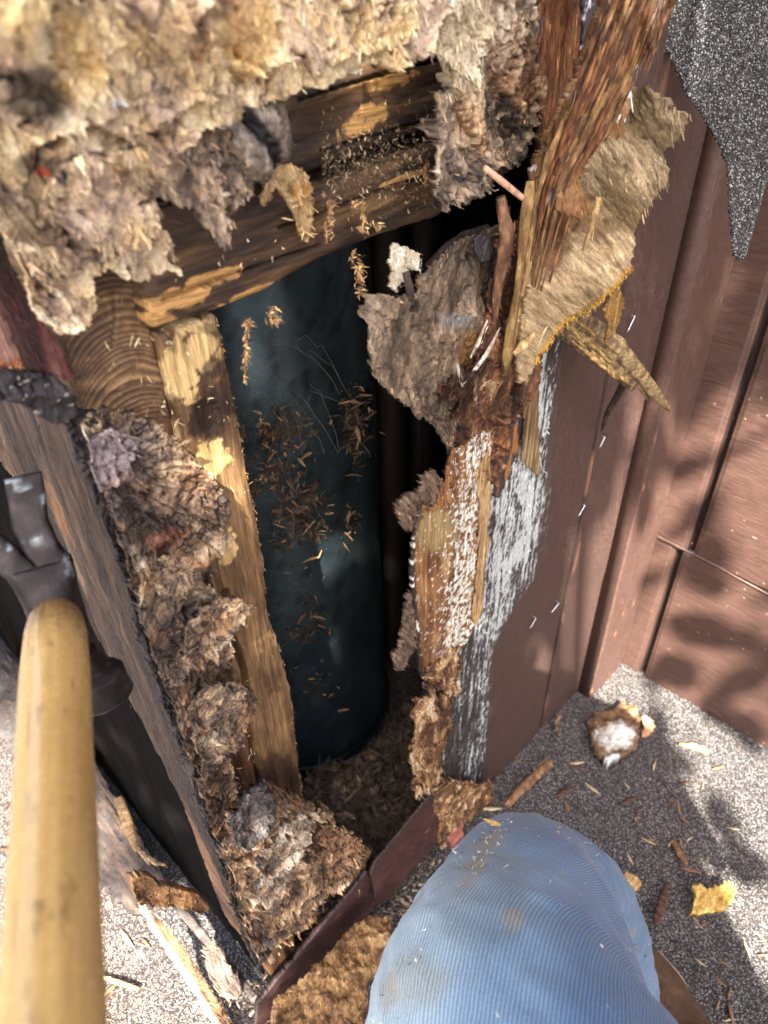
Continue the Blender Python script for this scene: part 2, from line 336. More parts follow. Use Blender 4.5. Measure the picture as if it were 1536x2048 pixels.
# ================================================================== SETTING
# roof surface
mb = MB(); xs = np.concatenate([np.linspace(-8, -.3, 30), np.arange(-.28, 1.6, .01), np.linspace(1.7, 9, 30)]); ys = np.concatenate([np.linspace(-8, -.4, 30), np.arange(-.38, 1.4, .01), np.linspace(1.5, 9, 30)])
A, B = np.meshgrid(xs, ys, indexing='ij'); A = A.ravel(); B = B.ravel(); W0 = np.stack([A, B, A*0], 1)
crs = (A*.93-B*.36+.36); step = (crs/.14) % 1.
Z = .0035*(1-step)*1.0+.0015*fbm(W0, 8, 3, 3); Z = np.where((np.abs(A) < 2) & (np.abs(B) < 2), Z, 0)-.004
W0[:, 2] = Z; n = .5+.5*fbm(W0, 9, 4, 4); c = ramp(n, [(0, (.5, .5, .52)), (.45, (.8, .79, .8)), (.7, (1.05, 1.0, .98)), (1, (1.5, 1.38, 1.28))])
c = mix(c, (1.5, 1.05, .8), sst(.12, -.02, A)*.5)
c = c*(1-.45*np.exp(-(step/.03)**2))[:, None]; c /= 1.9
nx, ny = len(xs), len(ys); I = np.arange(nx*ny).reshape(nx, ny)
mb.add(W0, np.stack([I[:-1, :-1], I[1:, :-1], I[1:, 1:], I[:-1, 1:]], -1).reshape(-1, 4), c=c)
tag(mb.build('ground', GRAN), kind='structure')

# ------------------------------------------------------------------ right-hand walls
side = thing('siding_wall', (XW, .1, 0), 'brown painted grooved siding wall on the right with sun dapples and a horizontal panel joint', 'wall')
GY = .249
def wdisp(S):
    g = np.abs(S.u-np.where(S.v > .29, .247, .263)); h = -.009*sst(.0052, .0040, g) - .0025*sst(.0115, .0100, g)+.0012*np.exp(-((g-.0085)/.0010)**2)
    h += .0004*fbm(S.W*np.array([1, .15, 1]), 260, 3, 3)+.0012*fbm(S.W, 12, 8, 2)
    return h
def wcol(S):
    n = fbm(S.W*np.array([1, .2, 1]), 90, 5, 4); c = np.tile(BROWN*.95, (len(S.u), 1))*np.exp(.18*n)[:, None]
    g = np.abs(S.u-np.where(S.v > .29, .247, .263)); c = mix(c, lin(30, 20, 18), sst(.0058, .0045, g)*.9)
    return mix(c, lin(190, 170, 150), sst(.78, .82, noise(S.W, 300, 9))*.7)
for nm, z0, z1, xo in (('siding_panel', .292, 1.35, 0), ('siding_panel', -.03, .289, .002)):
    mb = MB(); y0, y1 = -.12, .312
    patch(mb, [pxy(XW+xo, y1, z0), pxy(XW+xo, y1, min(z1, 1.0)), pxy(XW+xo, y0, min(z1, 1.0)), pxy(XW+xo, y0, z0)], 'W', XW+xo, .0017, wdisp, wcol, jag=0, thick=.011, cap=False)
    mb.build(nm, PAINTW, side)
mb = MB(); box(mb, XW+.004, XW+.02, -3, -.1205, -.03, 1.6, BROWN); box(mb, XW+.004, XW+.02, -.1205, .3, 1.001, 1.6, BROWN); mb.build('siding_sheet', PAINT, side, False)
mb = MB(); r = RNG
pts = [on(1308, 1068, 0, XW-.001), on(1420, 1125, 0, XW-.001), on(1640, 1245, 0, XW-.001)]
strand(mb, pts, .0010, .0010, lin(130, 108, 100), M=50, K=5, rough=.4); mb.build('joint_bead', PAINT, side)
# batten stack in the inner corner
bat = thing('corner_batten', (.83, .31, 0), 'brown vertical trim board in the inner corner where the two siding walls meet', 'trim board')
def bcol(S):
    c = np.tile(BROWN, (len(S.u), 1))*np.exp(.2*fbm(S.W*np.array([1, 1, .3]), 70, 6, 4))[:, None]
    return mix(c, lin(170, 120, 80), sst(.66, .72, noise(S.W*np.array([1, 1, .15]), 170, 9))*.4)
mb = MB(); y = .299
patch(mb, [pxy(.782, y, -.02), pxy(.782, y, 1.0), pxy(.8896, y, 1.0), pxy(.8896, y, -.02)], 'F', y, .0018, lambda S: -.0015*np.exp(-((S.u-.783)/.0015)**2)+.0004*fbm(S.W, 90, 2, 3), bcol, jag=0, thick=.02, cap=False)
mb.build('board', PAINT, bat)
mb = MB(); box(mb, .7815, .89, .302, .324, -.02, 1.5, BROWN); mb.build('board_side', PAINT, bat, False)

# ------------------------------------------------------------------ chase siding (front right), grooved, with weathered white-flecked edge
chs = thing('chase_wall', (.6, YS, 0), 'brown grooved siding panel on the chase, its torn left edge bare and streaked white', 'wall')
BL = [(1150, 380), (1128, 640), (1118, 700), (1105, 830), (1092, 950), (1082, 1100), (1066, 1160), (1042, 1190), (1030, 1300), (1022, 1500), (1000, 1640)]
def cdisp(S):
    g = np.abs(S.u-.667); h = -.010*sst(.0036, .0024, g)
    h += .0009*fbm(S.W*np.array([1, 1, .35]), 330, 3, 3)*sst(10, -60, xat(S, BL))+.0003*fbm(S.W, 200, 4, 2)
    q = fbm(np.stack([S.u+S.v*.5, S.v*.12, S.u*0], 1), 420, 5, 2); h += .00025*q
    return h+.0016*sst(-4, 8, xat(S, BL))*sst(1180, 1120, S.py)
def ccol(S):
    b = xat(S, BL); n = fbm(S.W*np.array([1, 1, .3]), 70, 6, 4)
    c = np.tile(BROWN*.8, (len(S.u), 1))*np.exp(.15*n)[:, None]
    c = mix(c, lin(30, 20, 18), sst(.005, .003, np.abs(S.u-.667)))
    c = mix(c, lin(128, 92, 70), sst(.3, .45, noise(S.W*np.array([1, 1, .12]), 130, 19))*sst(.012, .006, np.abs(S.u-.672))*.8)
    bare = sst(8, -8, b+fbm(S.W, 110, 7, 3)*14+sst(1180, 1300, S.py)*50)
    base = ramp(.5+.5*fbm(S.W*np.array([1, 1, .25]), 130, 8, 4), [(0, lin(22, 19, 19)), (.5, lin(58, 50, 48)), (1, lin(104, 94, 90))])
    c = mix(c, base, bare)
    dash = fbm(np.stack([S.u*.9+S.v*.0, S.v*1.0-S.u*1.0, S.u*0], 1)*np.array([1, .6, 1]), 230, 9, 4, .7)
    strk = fbm(S.W*np.array([1, 1, .09]), 240, 10, 3)
    dens = .0+.5*np.exp(-((b+28)/20)**2)*sst(1200, 1100, S.py)+.38*np.exp(-((S.px-(1010-.06*(S.py-1000)))/34)**2)*sst(850, 1000, S.py)*sst(1500, 1250, S.py)+.12*sst(930, 1000, S.py)+.3*np.exp(-((S.px-1012)/9)**2)*sst(1400, 1440, S.py)*sst(1540, 1500, S.py)+.28*np.exp(-((S.px-945)/14)**2)*sst(1450, 1500, S.py)*sst(1590, 1540, S.py)
    dens = dens+.18*fbm(S.W, 28, 12, 3)-.08*sst(1300, 1500, S.py)+.10*sst(900, 960, S.px)
    wmask = sst(.42, .62, .5+.5*dash+.5*strk+dens*.45-.22)*bare
    return mix(c, lin(200, 206, 202), wmask*.85)
mb = MB(); gl = [pxy(.80, YS, -.02), pxy(.80, YS, 1.0)]
S_ = patch(mb, [gl[0], gl[1], (1260, -150), (1200, 60), (1150, 300), (1080, 420), (1010, 500), (985, 600), (930, 800), (905, 880), (905, 960), (880, 1030), (850, 1100), (862, 1330), (850, 1420), (845, 1560), (880, 1580), (905, 1625), (880, 1680), (905, 1700)], 'F', YS, .0013, cdisp, ccol, jag=7, jf=140, gr=(1, 1, .35), thick=.011, cap=False)
W_ = S_.c.mean(1) > .42; shards(mb, S_.P[W_], S_.c[W_], (0, -1, 0), 900, (.003, .012), (.002, .006), (.2, 0, -1), .5, .35, seed=17, off=.0004, cvar=.12)
mb.build('siding_panel', PLY, chs)
mb = MB()
for k in range(12):   # pale bare spots in the groove side
    z = .02+.9*r.random(); x = .6715+.002*r.random()
    strand(mb, [(x, YS-.0006, z), (x, YS-.0006, z+.004+.01*r.random())], .0012, .0008, lin(130, 98, 76)*(.4+.4*r.random()), M=4, K=4)
mb.build('flaked_edge', FIBRE, chs)

# orange ply layer with white specks
def odisp(S):
    h = .0006*fbm(S.W*np.array([1, 1, .1]), 380, 3, 4)+.0025*np.exp(-((S.d-3)/4)**2)-.002*sst(1290, 1350, S.py-(S.px-850)*-.3)
    return h+.0010*sst(.2, .4, fbm(S.W, 200, 14, 3))*sst(860, 930, S.px)
def ocol(S):
    n = .5+.5*fbm(S.W*np.array([1, 1, .12]), 150, 5, 4); n2 = fbm(S.W, 25, 6, 3)
    c = ramp(np.clip(n+.3*n2, 0, 1), [(0, lin(56, 36, 22)), (.35, lin(104, 66, 36)), (.6, lin(140, 94, 52)), (1, lin(200, 166, 116))])
    c = mix(c, lin(170, 150, 100), blob(S, 870, 1060, 45, 40, 3)*.6)
    sp = sst(.52, .6, .5+.5*fbm(S.W, 210, 11, 3, .6)+.22*np.exp(-((S.px-(945-.12*(S.py-1000)))/38)**2)-.13)
    c = mix(c, lin(222, 220, 205), sp*.95*sst(1330, 1290, S.py))
    e = sst(12, 4, xat(S, [(835, 1000), (820, 1080), (828, 1250), (845, 1370)])+0*S.u)
    c = mix(c, lin(38, 32, 32), e*.9); c = mix(c, lin(225, 220, 205), sst(.3, .4, noise(S.W, 150, 15))*e)
    return c
ply = thing('plywood_layer', (.42, YS, 0), 'orange brown bare plywood strip flecked with white, lifting off the torn wall edge', 'plywood')
mb = MB(); S = patch(mb, [(838, 1010), (862, 1015), (905, 990), (960, 950), (978, 955), (972, 1060), (965, 1200), (948, 1250), (930, 1290), (912, 1312), (880, 1335), (850, 1362), (838, 1340), (830, 1240), (820, 1160), (822, 1080)], 'F', YS-.008, .0009, odisp, ocol, jag=5, jf=140, gr=(1, 1, .35), thick=.006)
shards(mb, S.P, S.c, (0, -1, 0), 250, (.004, .016), (.0006, .0016), (0, 0, -1), .15, .15, seed=4)
mb.build('veneer', WOODV, ply)
# tan split strip beside it
mb = MB(); 
S = patch(mb, [(950, 950), (975, 905), (985, 960), (976, 1080), (966, 1210), (955, 1255), (945, 1240), (958, 1120), (960, 1020)], 'F', YS-.012, .0009, lambda S: .0014*fbm(S.W*np.array([1, 1, .1]), 300, 2, 3), lambda S: ramp(.5+.5*fbm(S.W*np.array([1, 1, .1]), 200, 3, 3), [(0, lin(70, 45, 25)), (.5, lin(165, 130, 85)), (1, lin(225, 205, 165))]), jag=6, gr=(1, 1, .2), thick=.003)
shards(mb, S.P, S.c, (0, -1, 0), 120, (.006, .025), (.0006, .0014), (0, 0, -1), .12, .15, seed=5); mb.build('split_edge', FIBRE, ply)
# pulpy lower fringe
FRST = [(0, lin(34, 22, 16)), (.3, lin(80, 52, 34)), (.5, lin(132, 94, 62)), (.7, lin(196, 162, 116)), (1, lin(240, 230, 210))]
mb = MB(); S = patch(mb, [(850, 1345), (880, 1330), (915, 1300), (928, 1330), (918, 1380), (900, 1420), (905, 1450), (890, 1490), (880, 1540), (885, 1575), (868, 1592), (832, 1598), (826, 1560), (824, 1500), (832, 1440), (830, 1400), (855, 1400)], 'F', YS-.010, .0008,
    pulpdisp(.005, 70, 3, (1, 1, .35)), lambda S: pulpcol(S, 4, FRST, 90), jag=16, jf=110, gr=(1, 1, .5), thick=.005, holes=[[(872, 1388), (885, 1380), (888, 1395), (876, 1400)]])
shards(mb, S.P, S.c, (0, -1, 0), 900, (.004, .016), (.0007, .0022), (.1, 0, -1), .35, .3, seed=6); mb.build('rotted_fringe', FIBRE, ply)
# bracket-like ribbed bits on the left edge
RB = [(0, lin(26, 20, 18)), (.4, lin(84, 66, 54)), (.7, lin(138, 114, 94)), (1, lin(186, 164, 138))]
for poly, sd in (([(842, 955), (868, 945), (880, 965), (884, 990), (868, 1010), (845, 1030), (835, 1055), (812, 1068), (795, 1040), (790, 1015), (812, 995), (840, 990)], 1), ([(812, 1200), (830, 1180), (838, 1240), (836, 1290), (818, 1320), (795, 1350), (786, 1330), (800, 1290), (806, 1250)], 2)):
    mb = MB(); S = patch(mb, poly, 'F', YS-.004, .0007, lambda S: .0030*fbm(np.stack([S.u+.5*S.v, S.v*.25-S.u*.1, S.u*0], 1), 230, sd, 3, .6, True)+.003*fbm(S.W, 70, 6, 3)+.002*sst(0, 14, S.d), lambda S: ramp(.5+.5*fbm(np.stack([S.u+.5*S.v, S.v*.25, S.u*0], 1), 230, sd, 4), RB), jag=11, jf=160, thick=.008)
    shards(mb, S.P, S.c, (0, -1, 0), 260, (.004, .016), (.0007, .0018), (.4, 0, -1), .3, .3, seed=8); mb.build('ribbed_chunk', FIBRE, ply)

# ================================================================== FRAME
fr = thing('wall_frame', (.16, YF, 0), 'stained timber framing of the opening, a corner post with a stud and two header boards', 'wood frame')
# corner post
def ringp(S):
    rg = S.v-.9*(S.u-.125)+18*(S.u-.12)**2; return rg/.0036*2*math.pi+7*fbm(S.W, 14, 2, 3)+3.5*np.sin(rg*170+1)+1.6*fbm(S.W*np.array([.5, 1, 1]), 90, 12, 3)
def pdisp(S):
    up = sst(870, 800, S.py)
    ph = ringp(S); h = up*(.0012*np.sin(ph)*(.5+.6*fbm(S.W, 60, 8, 3))+.0009*fbm(S.W*np.array([.5, 1, 1]), 150, 13, 3)+.0007*fbm(S.W*np.array([.3, 1, 1]), 260, 3, 3))
    return h+(1-up)*(.002*fbm(S.W*np.array([1, 1, .15]), 120, 4, 4))-.004*sst(.002, 0, np.abs(S.u-.164))+ -.02*sst(5, 0, lined(S, [(228, 585), (232, 640), (226, 690)]))*.12
def pcol(S):
    up = sst(870, 800, S.py)
    n = .5+.20*np.sin(ringp(S)+.6)+.5*fbm(S.W*np.array([.4, 1, 1]), 90, 5, 4)
    a = ramp(n, [(0, lin(38, 25, 17)), (.4, lin(92, 66, 44)), (.7, lin(135, 104, 68)), (1, lin(190, 155, 105))])*(1-.35*sst(650, 560, S.py))[:, None]
    n = .5+.6*fbm(S.W*np.array([1, 1, .12]), 110, 6, 5, .6)
    b = ramp(n, [(0, lin(25, 18, 15)), (.4, lin(70, 46, 34)), (.7, lin(120, 86, 58)), (1, lin(175, 140, 95))])
    return b*(1-up)[:, None]+a*up[:, None]
mb = MB(); S = patch(mb, [(60, 470), (262, 440), (312, 672), (430, 1180), (527, 1600), (592, 1870), (600, 1960), (560, 1985), (528, 1925), (172, 835)], 'F', YF, .0008, pdisp, pcol, jag=2, gr=(1, 1, .3), thick=.085, cap=False)
shards(mb, S.P, S.c, (0, -1, 0), 700, (.003, .012), (.0005, .0013), (0, 0, -1), .5, .3, light=.3, seed=2); mb.build('corner_post', PULP, fr)
# stud
CR = [(452, 1185), (462, 1260), (490, 1340), (497, 1430), (518, 1560), (528, 1640)]
def sdisp(S):
    l = lined(S, CR); h = -.012*sst(9, 2, l)+.0014*fbm(S.W*np.array([1, 1, .1]), 160, 4, 4)+.003*fbm(S.W*np.array([1, 1, .35]), 38, 5, 3)
    return h-.006*np.exp(-np.maximum(S.d, 0)/5.)-.003*blob(S, 415, 835, 26, 30, 4)
def scol(S):
    n = .5+.6*fbm(S.W*np.array([1, 1, .16]), 75, 6, 5, .6)
    c = ramp(n, [(0, lin(40, 27, 18)), (.35, lin(92, 67, 44)), (.6, lin(140, 107, 70)), (1, lin(200, 166, 118))])
    lt = ramp(.5+.5*fbm(S.W*np.array([1, 1, .12]), 200, 8, 3), [(0, lin(190, 150, 90)), (1, lin(236, 202, 140))])
    for x, y, rx, ry, sd in ((362, 740, 34, 70, 1), (400, 700, 40, 36, 2), (420, 920, 34, 40, 3), (455, 1100, 18, 34, 5), (395, 655, 50, 12, 7)):
        m = blob(S, x, y, rx, ry, sd, 110, 1.0, .12, 0)[:, None]; c = c*(1-m)+lt*m
    for x, y, rx, ry, sd, k in ((412, 835, 38, 48, 11, .9), (455, 790, 26, 40, 12, .8), (433, 735, 34, 18, 13, .75), (440, 660, 40, 14, 14, .6), (345, 690, 12, 18, 15, .6), (540, 1330, 22, 60, 16, .5), (560, 1550, 40, 40, 17, .6)):
        c = mix(c, lin(44, 28, 20), blob(S, x, y, rx, ry, sd, 120, .8, .2)*k)
    return mix(c, lin(225, 200, 150), sst(9, 2, S.d)*sst(.0, .3, noise(S.W, 130, 8))*.6)
mb = MB(); S = patch(mb, [(311, 674), (438, 630), (452, 690), (470, 780), (490, 890), (512, 1000), (530, 1120), (545, 1240), (568, 1310), (590, 1400), (598, 1480), (612, 1600), (640, 1720), (640, 1850), (592, 1870), (527, 1600), (430, 1180)], 'F', YF-.004, .0008, sdisp, scol, jag=5, jf=110, gr=(1, 1, .5), thick=.085, cap=False)
E_ = S.d < 14
shards(mb, S.P[E_], S.c[E_]*1.1, (0, -1, 0), 900, (.002, .007), (.0006, .0016), (.5, 0, -1), 1.2, .8, light=.1, seed=3)
shards(mb, S.P, S.c, (0, -1, 0), 500, (.003, .012), (.0004, .0009), (0, 0, -1), .25, .2, light=.2, seed=5); mb.build('stud', WOODV, fr)
# headers
def hcol(dark, tans, seed):
    def f(S):
        g = np.stack([(S.u+.22*S.v)*.13, S.u*0, S.v-.14*S.u], 1); n = .5+.65*fbm(g, 110, seed, 5, .6)
        c = ramp(n, [(0, lin(26, 19, 15)), (.35, lin(62, 45, 32)), (.62, lin(104, 76, 48)), (1, lin(176, 136, 84))])*dark
        for x, y, rx, ry, an, sd in tans: c = mix(c, lin(198, 150, 88), blob(S, x, y, rx, ry, sd, 100, 1.0, .15, an)*.9)
        return c
    return f
def hdisp(seed, cracks):
    def f(S):
        g = np.stack([(S.u+.22*S.v)*.1, S.u*0, S.v-.14*S.u], 1)
        h = .0018*fbm(g, 140, seed, 4)+.003*fbm(g, 40, seed+2, 2)-.009*np.exp(-np.maximum(S.d, 0)/6.)
        for c in cracks: h -= .009*sst(4.5, .5, lined(S, c))
        return h
    return f
mb = MB(); S = patch(mb, [(288, 590), (300, 562), (345, 470), (480, 425), (620, 385), (750, 335), (850, 300), (1000, 262), (1070, 320), (1000, 372), (882, 440), (760, 480), (640, 530), (540, 585), (440, 628), (310, 668), (296, 650)], 'F', YF-.012, .0008,
    hdisp(5, [[(560, 455), (650, 425), (760, 380), (860, 350)], [(330, 600), (480, 545), (640, 490)], [(300, 668), (445, 610)]]), hcol(.62, [(360, 600, 55, 22, -18, 3), (420, 560, 60, 14, -20, 4), (500, 590, 60, 9, -22, 5), (330, 640, 30, 18, 0, 6), (800, 360, 60, 9, -20, 7)], 7), jag=4, jf=70, thick=.04, cap=False)
shards(mb, S.P, S.c, (0, -1, 0), 400, (.003, .012), (.0004, .001), (1, 0, .3), .2, .3, light=.2, seed=7); mb.build('header_board', WOODX, fr)
mb = MB(); S = patch(mb, [(470, 250), (560, 190), (700, 150), (860, 70), (1000, 80), (1080, 140), (1060, 290), (880, 258), (740, 300), (622, 350), (560, 345), (480, 330)], 'F', YF-.002, .0009,
    hdisp(9, [[(600, 200), (760, 150), (880, 120)], [(640, 300), (860, 240)]]), hcol(.5, [(735, 235, 52, 20, -30, 8), (790, 160, 40, 16, -20, 9), (705, 262, 22, 10, -30, 10)], 11), jag=3, jf=70, thick=.04, cap=False)
mb.build('header_board', WOODX, fr)
mb = MB(); PS = []; rs_ = np.random.default_rng(33)
for _ in range(210):
    y_ = 640+1000*rs_.random(); x_ = np.interp(y_, [640, 1900], [180, 520])+np.interp(y_, [640, 1600], [260, 90])*rs_.random(); PS.append(on(x_, y_, 1, YF-.008))
for _ in range(45): PS.append(on(300+560*rs_.random(), 0, 1, YF-.016)*0+on(*(lambda t: (320+520*t, 600-250*t+70*rs_.normal()*.5))(rs_.random()), 1, YF-.018))
PS = np.array(PS); shards(mb, PS, np.tile(lin(214, 190, 148), (len(PS), 1)), (0, -1, 0), len(PS), (.003, .012), (.0006, .002), (0, 0, -1), 1.2, .5, seed=34)
tag(mb.build('stray_splinters', FIBRE), kind='stuff')
mb = MB(); box(mb, XL+.01, .885, YF+.055, YF+.07, .96, 1.5, DARK*.5); mb.build('backing_sheet', WOODV, fr, False)

# ================================================================== CHASE interior: closed box
ins = thing('chase_shell', (.5, .9, 0), 'dark inner boarding of the hollow chase behind the flue pipe', 'wall')
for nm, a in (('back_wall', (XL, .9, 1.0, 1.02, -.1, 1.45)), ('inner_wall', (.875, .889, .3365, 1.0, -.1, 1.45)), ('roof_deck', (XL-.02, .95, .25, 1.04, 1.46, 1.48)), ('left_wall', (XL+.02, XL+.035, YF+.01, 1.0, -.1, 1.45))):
    mb = MB(); box(mb, *a, c=lin(22, 18, 16)); mb.build(nm, MATTE, ins, False)
mb = MB(); box(mb, .60, .64, .60, .64, 0, 1.4, lin(48, 37, 28)); box(mb, .69, .73, .62, .66, 0, 1.4, lin(26, 20, 17)); mb.build('inner_stud', WOODV, ins, False)

# ------------------------------------------------------------------ flue duct
GALV = simple('galvanised_metal', None, .38, .75, 30, .15, .002, .25)
duct = thing('metal_duct', (.43, .66, 0), 'large round blue grey galvanised pipe standing inside the dark hole', 'pipe')
DX, DY, DR = .43, .66, .148
mb = MB(); na, nz = 120, 200; a = np.linspace(0, 2*math.pi, na, endpoint=False); z = np.linspace(0, 1.42, nz); Aa, Zz = np.meshgrid(a, z); Aa = Aa.ravel(); Zz = Zz.ravel()
q = np.stack([np.cos(Aa)*.4, np.sin(Aa)*.4, Zz], 1)
R = DR+.0022*fbm(q, 7, 3, 3)+.004*np.exp(-((Zz-.02)/.006)**2)+.003*np.exp(-((Aa-3.75)/.02)**2)
n = fbm(q, 10, 4, 4); n2 = fbm(q, 40, 6, 4)
c = ramp(.5+.6*n, [(0, lin(58, 70, 76)), (.4, lin(84, 100, 106)), (.7, lin(104, 120, 124)), (1, lin(140, 152, 152))])
c = mix(c, lin(44, 64, 84), sst(.5, .15, Zz)*.6); c = mix(c, lin(58, 48, 40), sst(.12, .3, n2)*.6)
I = np.arange(na*nz).reshape(nz, na); J = np.roll(I, -1, 1)
mb.add(np.stack([DX+R*np.cos(Aa), DY+R*np.sin(Aa), Zz], 1), np.stack([I[:-1], J[:-1], J[1:], I[1:]], -1).reshape(-1, 4), c=c)
mb.build('pipe_shell', GALV, duct)
mb = MB(); rr = DR+.006
for zz in (.025,):
    v = []; 
    for k in range(96):
        t = k/96*2*math.pi
        for dr, dz in ((0, -.006), (.004, 0), (0, .006)): v.append((DX+(rr+dr-.003)*math.cos(t), DY+(rr+dr-.003)*math.sin(t), zz+dz))
    mb.add(v, [(k*3+j, ((k+1) % 96)*3+j, ((k+1) % 96)*3+(j+1) % 3, k*3+(j+1) % 3) for k in range(96) for j in (0, 1, 2)], c=lin(40, 54, 66))
mb.build('seam_band', GALV, duct)
# rotten stuff clinging to the pipe
def cling(name, cells, label, seed):
    mb = MB(); r = np.random.default_rng(seed); P = []; C = []
    for px, py, rx, ry, n in cells:
        for _ in range(n):
            x, y = px+rx*r.normal()*.5, py+ry*r.normal()*.5; d = ray(x, y); t = .3
            o = CAM[:2]-np.array([DX, DY]); A_ = d[0]**2+d[1]**2; B_ = 2*(o[0]*d[0]+o[1]*d[1]); C_ = (o**2).sum()-(DR+.004+.02*r.random()**2)**2
            ds = B_*B_-4*A_*C_
            if ds < 0: continue
            P.append(CAM+d*((-B_-math.sqrt(ds))/(2*A_))); C.append([lin(62, 44, 32), lin(110, 80, 52), lin(150, 120, 84), lin(90, 76, 64)][r.integers(4)])
    P = np.array(P); C = np.array(C)
    shards(mb, P, C*.8, (-.55, -.83, 0), len(P)*3, (.0015, .006), (.0006, .002), (0, 0, -1), 3.0, .5, seed=seed, cvar=.6); shards(mb, P, C, (-.55, -.83, 0), len(P)//3, (.010, .034), (.002, .009), (0, 0, -1), 1.6, .4, seed=seed+1, cvar=.4)
    o = mb.build(name, FIBRE); return tag(o, label, 'debris', 'rot debris clinging to the pipe')
cling('debris_clump', [(560, 860, 70, 50, 500), (545, 940, 60, 60, 400), (600, 1000, 60, 60, 400), (575, 1060, 30, 60, 160), (620, 1050, 40, 40, 160)], 'biggest tangle of brown rot crumbs stuck on the pipe beside the stud', 11)
cling('debris_clump', [(712, 850, 26, 80, 420), (700, 1040, 20, 40, 80)], 'narrow column of brown crumbs stuck on the right edge of the pipe', 12)
cling('debris_clump', [(620, 1230, 30, 50, 120), (590, 1275, 30, 20, 60), (640, 1370, 60, 60, 50), (610, 1170, 30, 50, 30)], 'sparse crumbs hanging low on the blue part of the pipe', 13)
mb = MB()
for i in range(12):
    x, y = 500+130*RNG.random(), 650+150*RNG.random(); dx_, dy_ = 50+90*RNG.random(), 40+140*RNG.random(); sg = .5+RNG.random()*1.2
    p = [at(x+dx_*k, y+dy_*k**(1+sg)+6*RNG.normal(), .62) for k in np.linspace(0, 1, 9)]
    strand(mb, p, .00035, .00035, lin(110, 104, 96), M=48, K=4, rough=0, cv=0)
tag(mb.build('cobweb', FIBRE), 'wispy grey cobweb threads stretched across the pipe', 'cobweb')

# ================================================================== ROTTEN MASSES
def rot(name, label, cat, polys, mat=PULP, group=None, nsh=1500, dirv=(.3, 0, -1), sp=.0008, stops=None, A=.006, s=45, base=None, sh=((.004, .012), (.001, .003)), jag=14, jf=110, seed=0, val=YF-.006, lift=.4, thick=.004, extra=None, cs=70, fl=0, gr=(1, 1, .6), spread=.6, plane='F', N=(0, -1, 0), light=.0, curl=.003, blot=.8):
    mb = MB()
    for k, poly in enumerate(polys):
        bs = base[k] if base and isinstance(base[0], list) else base
        bf = (lambda S, b=bs: idw(S, b)) if bs else None
        def cf(S, k=k):
            c = pulpcol(S, seed+k*3, stops, cs)
            if blot: n_ = fbm(S.wq, 26, seed+61, 4, .6); c = mix(c, c*.22, sst(.12, .30, n_)*blot); n_ = fbm(S.wq, 30, seed+63, 4, .6); c = mix(c, c*np.array([.95, .72, .5]), sst(.08, .3, n_)*blot)
            return extra(S, c) if extra else c
        S = patch(mb, poly, plane, val, sp, pulpdisp(A, s, seed+k*5, (gr[0], gr[1], min(1, gr[2]+.25)), curl=curl), cf, jag=jag, jf=jf, gr=gr, thick=thick, base=bf, seed=k)
        kf = .10 if mat is PULP else .45
        if nsh: shards(mb, S.P, S.c, N, int(nsh*kf), sh[0], sh[1], dirv, spread, lift, light=light, seed=seed+k)
        if fl: shards(mb, S.P, S.c, N, fl//4, (.008, .02), (.004, .009), dirv, .9, .2, off=.0008, cvar=.15, seed=seed+k+40)
        E = S.d < 16
        if nsh: shards(mb, S.P[E], S.c[E], N, int(nsh*kf*.4), (.004, .012), (.0008, .0025), dirv, .5, .4, seed=seed+k+80)
    return tag(mb.build(name, mat), label, cat, group)

CST = [(0, lin(84, 66, 52)), (.18, lin(140, 116, 92)), (.35, lin(188, 162, 128)), (.55, lin(218, 194, 150)), (.75, lin(238, 220, 178)), (1, lin(250, 244, 228))]
def mext(S, c):
    c = mix(c, ramp(.5+.6*fbm(S.wq*np.array([1, 1, .5]), 80, 5, 4), [(0, lin(130, 108, 84)), (.5, lin(206, 188, 152)), (1, lin(244, 236, 214))]), blob(S, 915, 70, 60, 120, 3, 50, .7)*.85); c = mix(c, lin(40, 30, 26), blob(S, 1000, 230, 40, 30, 5, 60, .9)*.7); c = mix(c, lin(120, 84, 56), blob(S, 1020, 120, 46, 70, 6, 50, .9)*.5)
    return mix(c, lin(200, 176, 140), sst(.3, .45, noise(S.W, 170, 8))*sst(160, 220, S.py)*.5)
def bext(S, c):
    m_ = fbm(S.wq, 30, 91, 4, .6); c = mix(c, lin(226, 190, 118), sst(.05, .35, m_)*.55); c = mix(c, lin(196, 170, 156), sst(-.05, -.35, m_)*.5); c = mix(c, lin(150, 104, 66), sst(.30, .42, fbm(S.wq, 45, 95, 4, .6))*.6); c = mix(c, lin(92, 84, 84), sst(.34, .45, fbm(S.wq, 60, 97, 4, .6))*.55)
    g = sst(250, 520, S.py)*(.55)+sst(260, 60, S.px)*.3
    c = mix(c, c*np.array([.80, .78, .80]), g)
    c = mix(c, lin(50, 40, 36), blob(S, 65, 190, 75, 60, 5, 60, .7)*.85); c = mix(c, lin(40, 34, 30), blob(S, 70, 330, 45, 28, 6, 80, .8)*.7)
    c = mix(c, lin(205, 150, 80), blob(S, 500, 60, 60, 70, 7, 50, .8)*.35); c = mix(c, lin(215, 175, 95), blob(S, 150, 130, 50, 90, 8, 50, .8)*.4)
    c = mix(c, lin(240, 240, 236), blob(S, 232, 205, 16, 12, 9)); c = mix(c, lin(170, 80, 55), blob(S, 92, 348, 14, 9, 9)); c = mix(c, lin(28, 30, 36), blob(S, 126, 353, 12, 12, 9))
    return c
TOPE = [(1100, -250), (905, -60), (880, 40), (850, 62), (842, 110), (800, 132), (778, 152), (752, 128), (722, 140), (664, 168), (640, 190), (602, 186), (562, 205), (530, 212), (488, 222), (470, 250), (440, 262), (402, 270), (370, 300), (352, 305)]
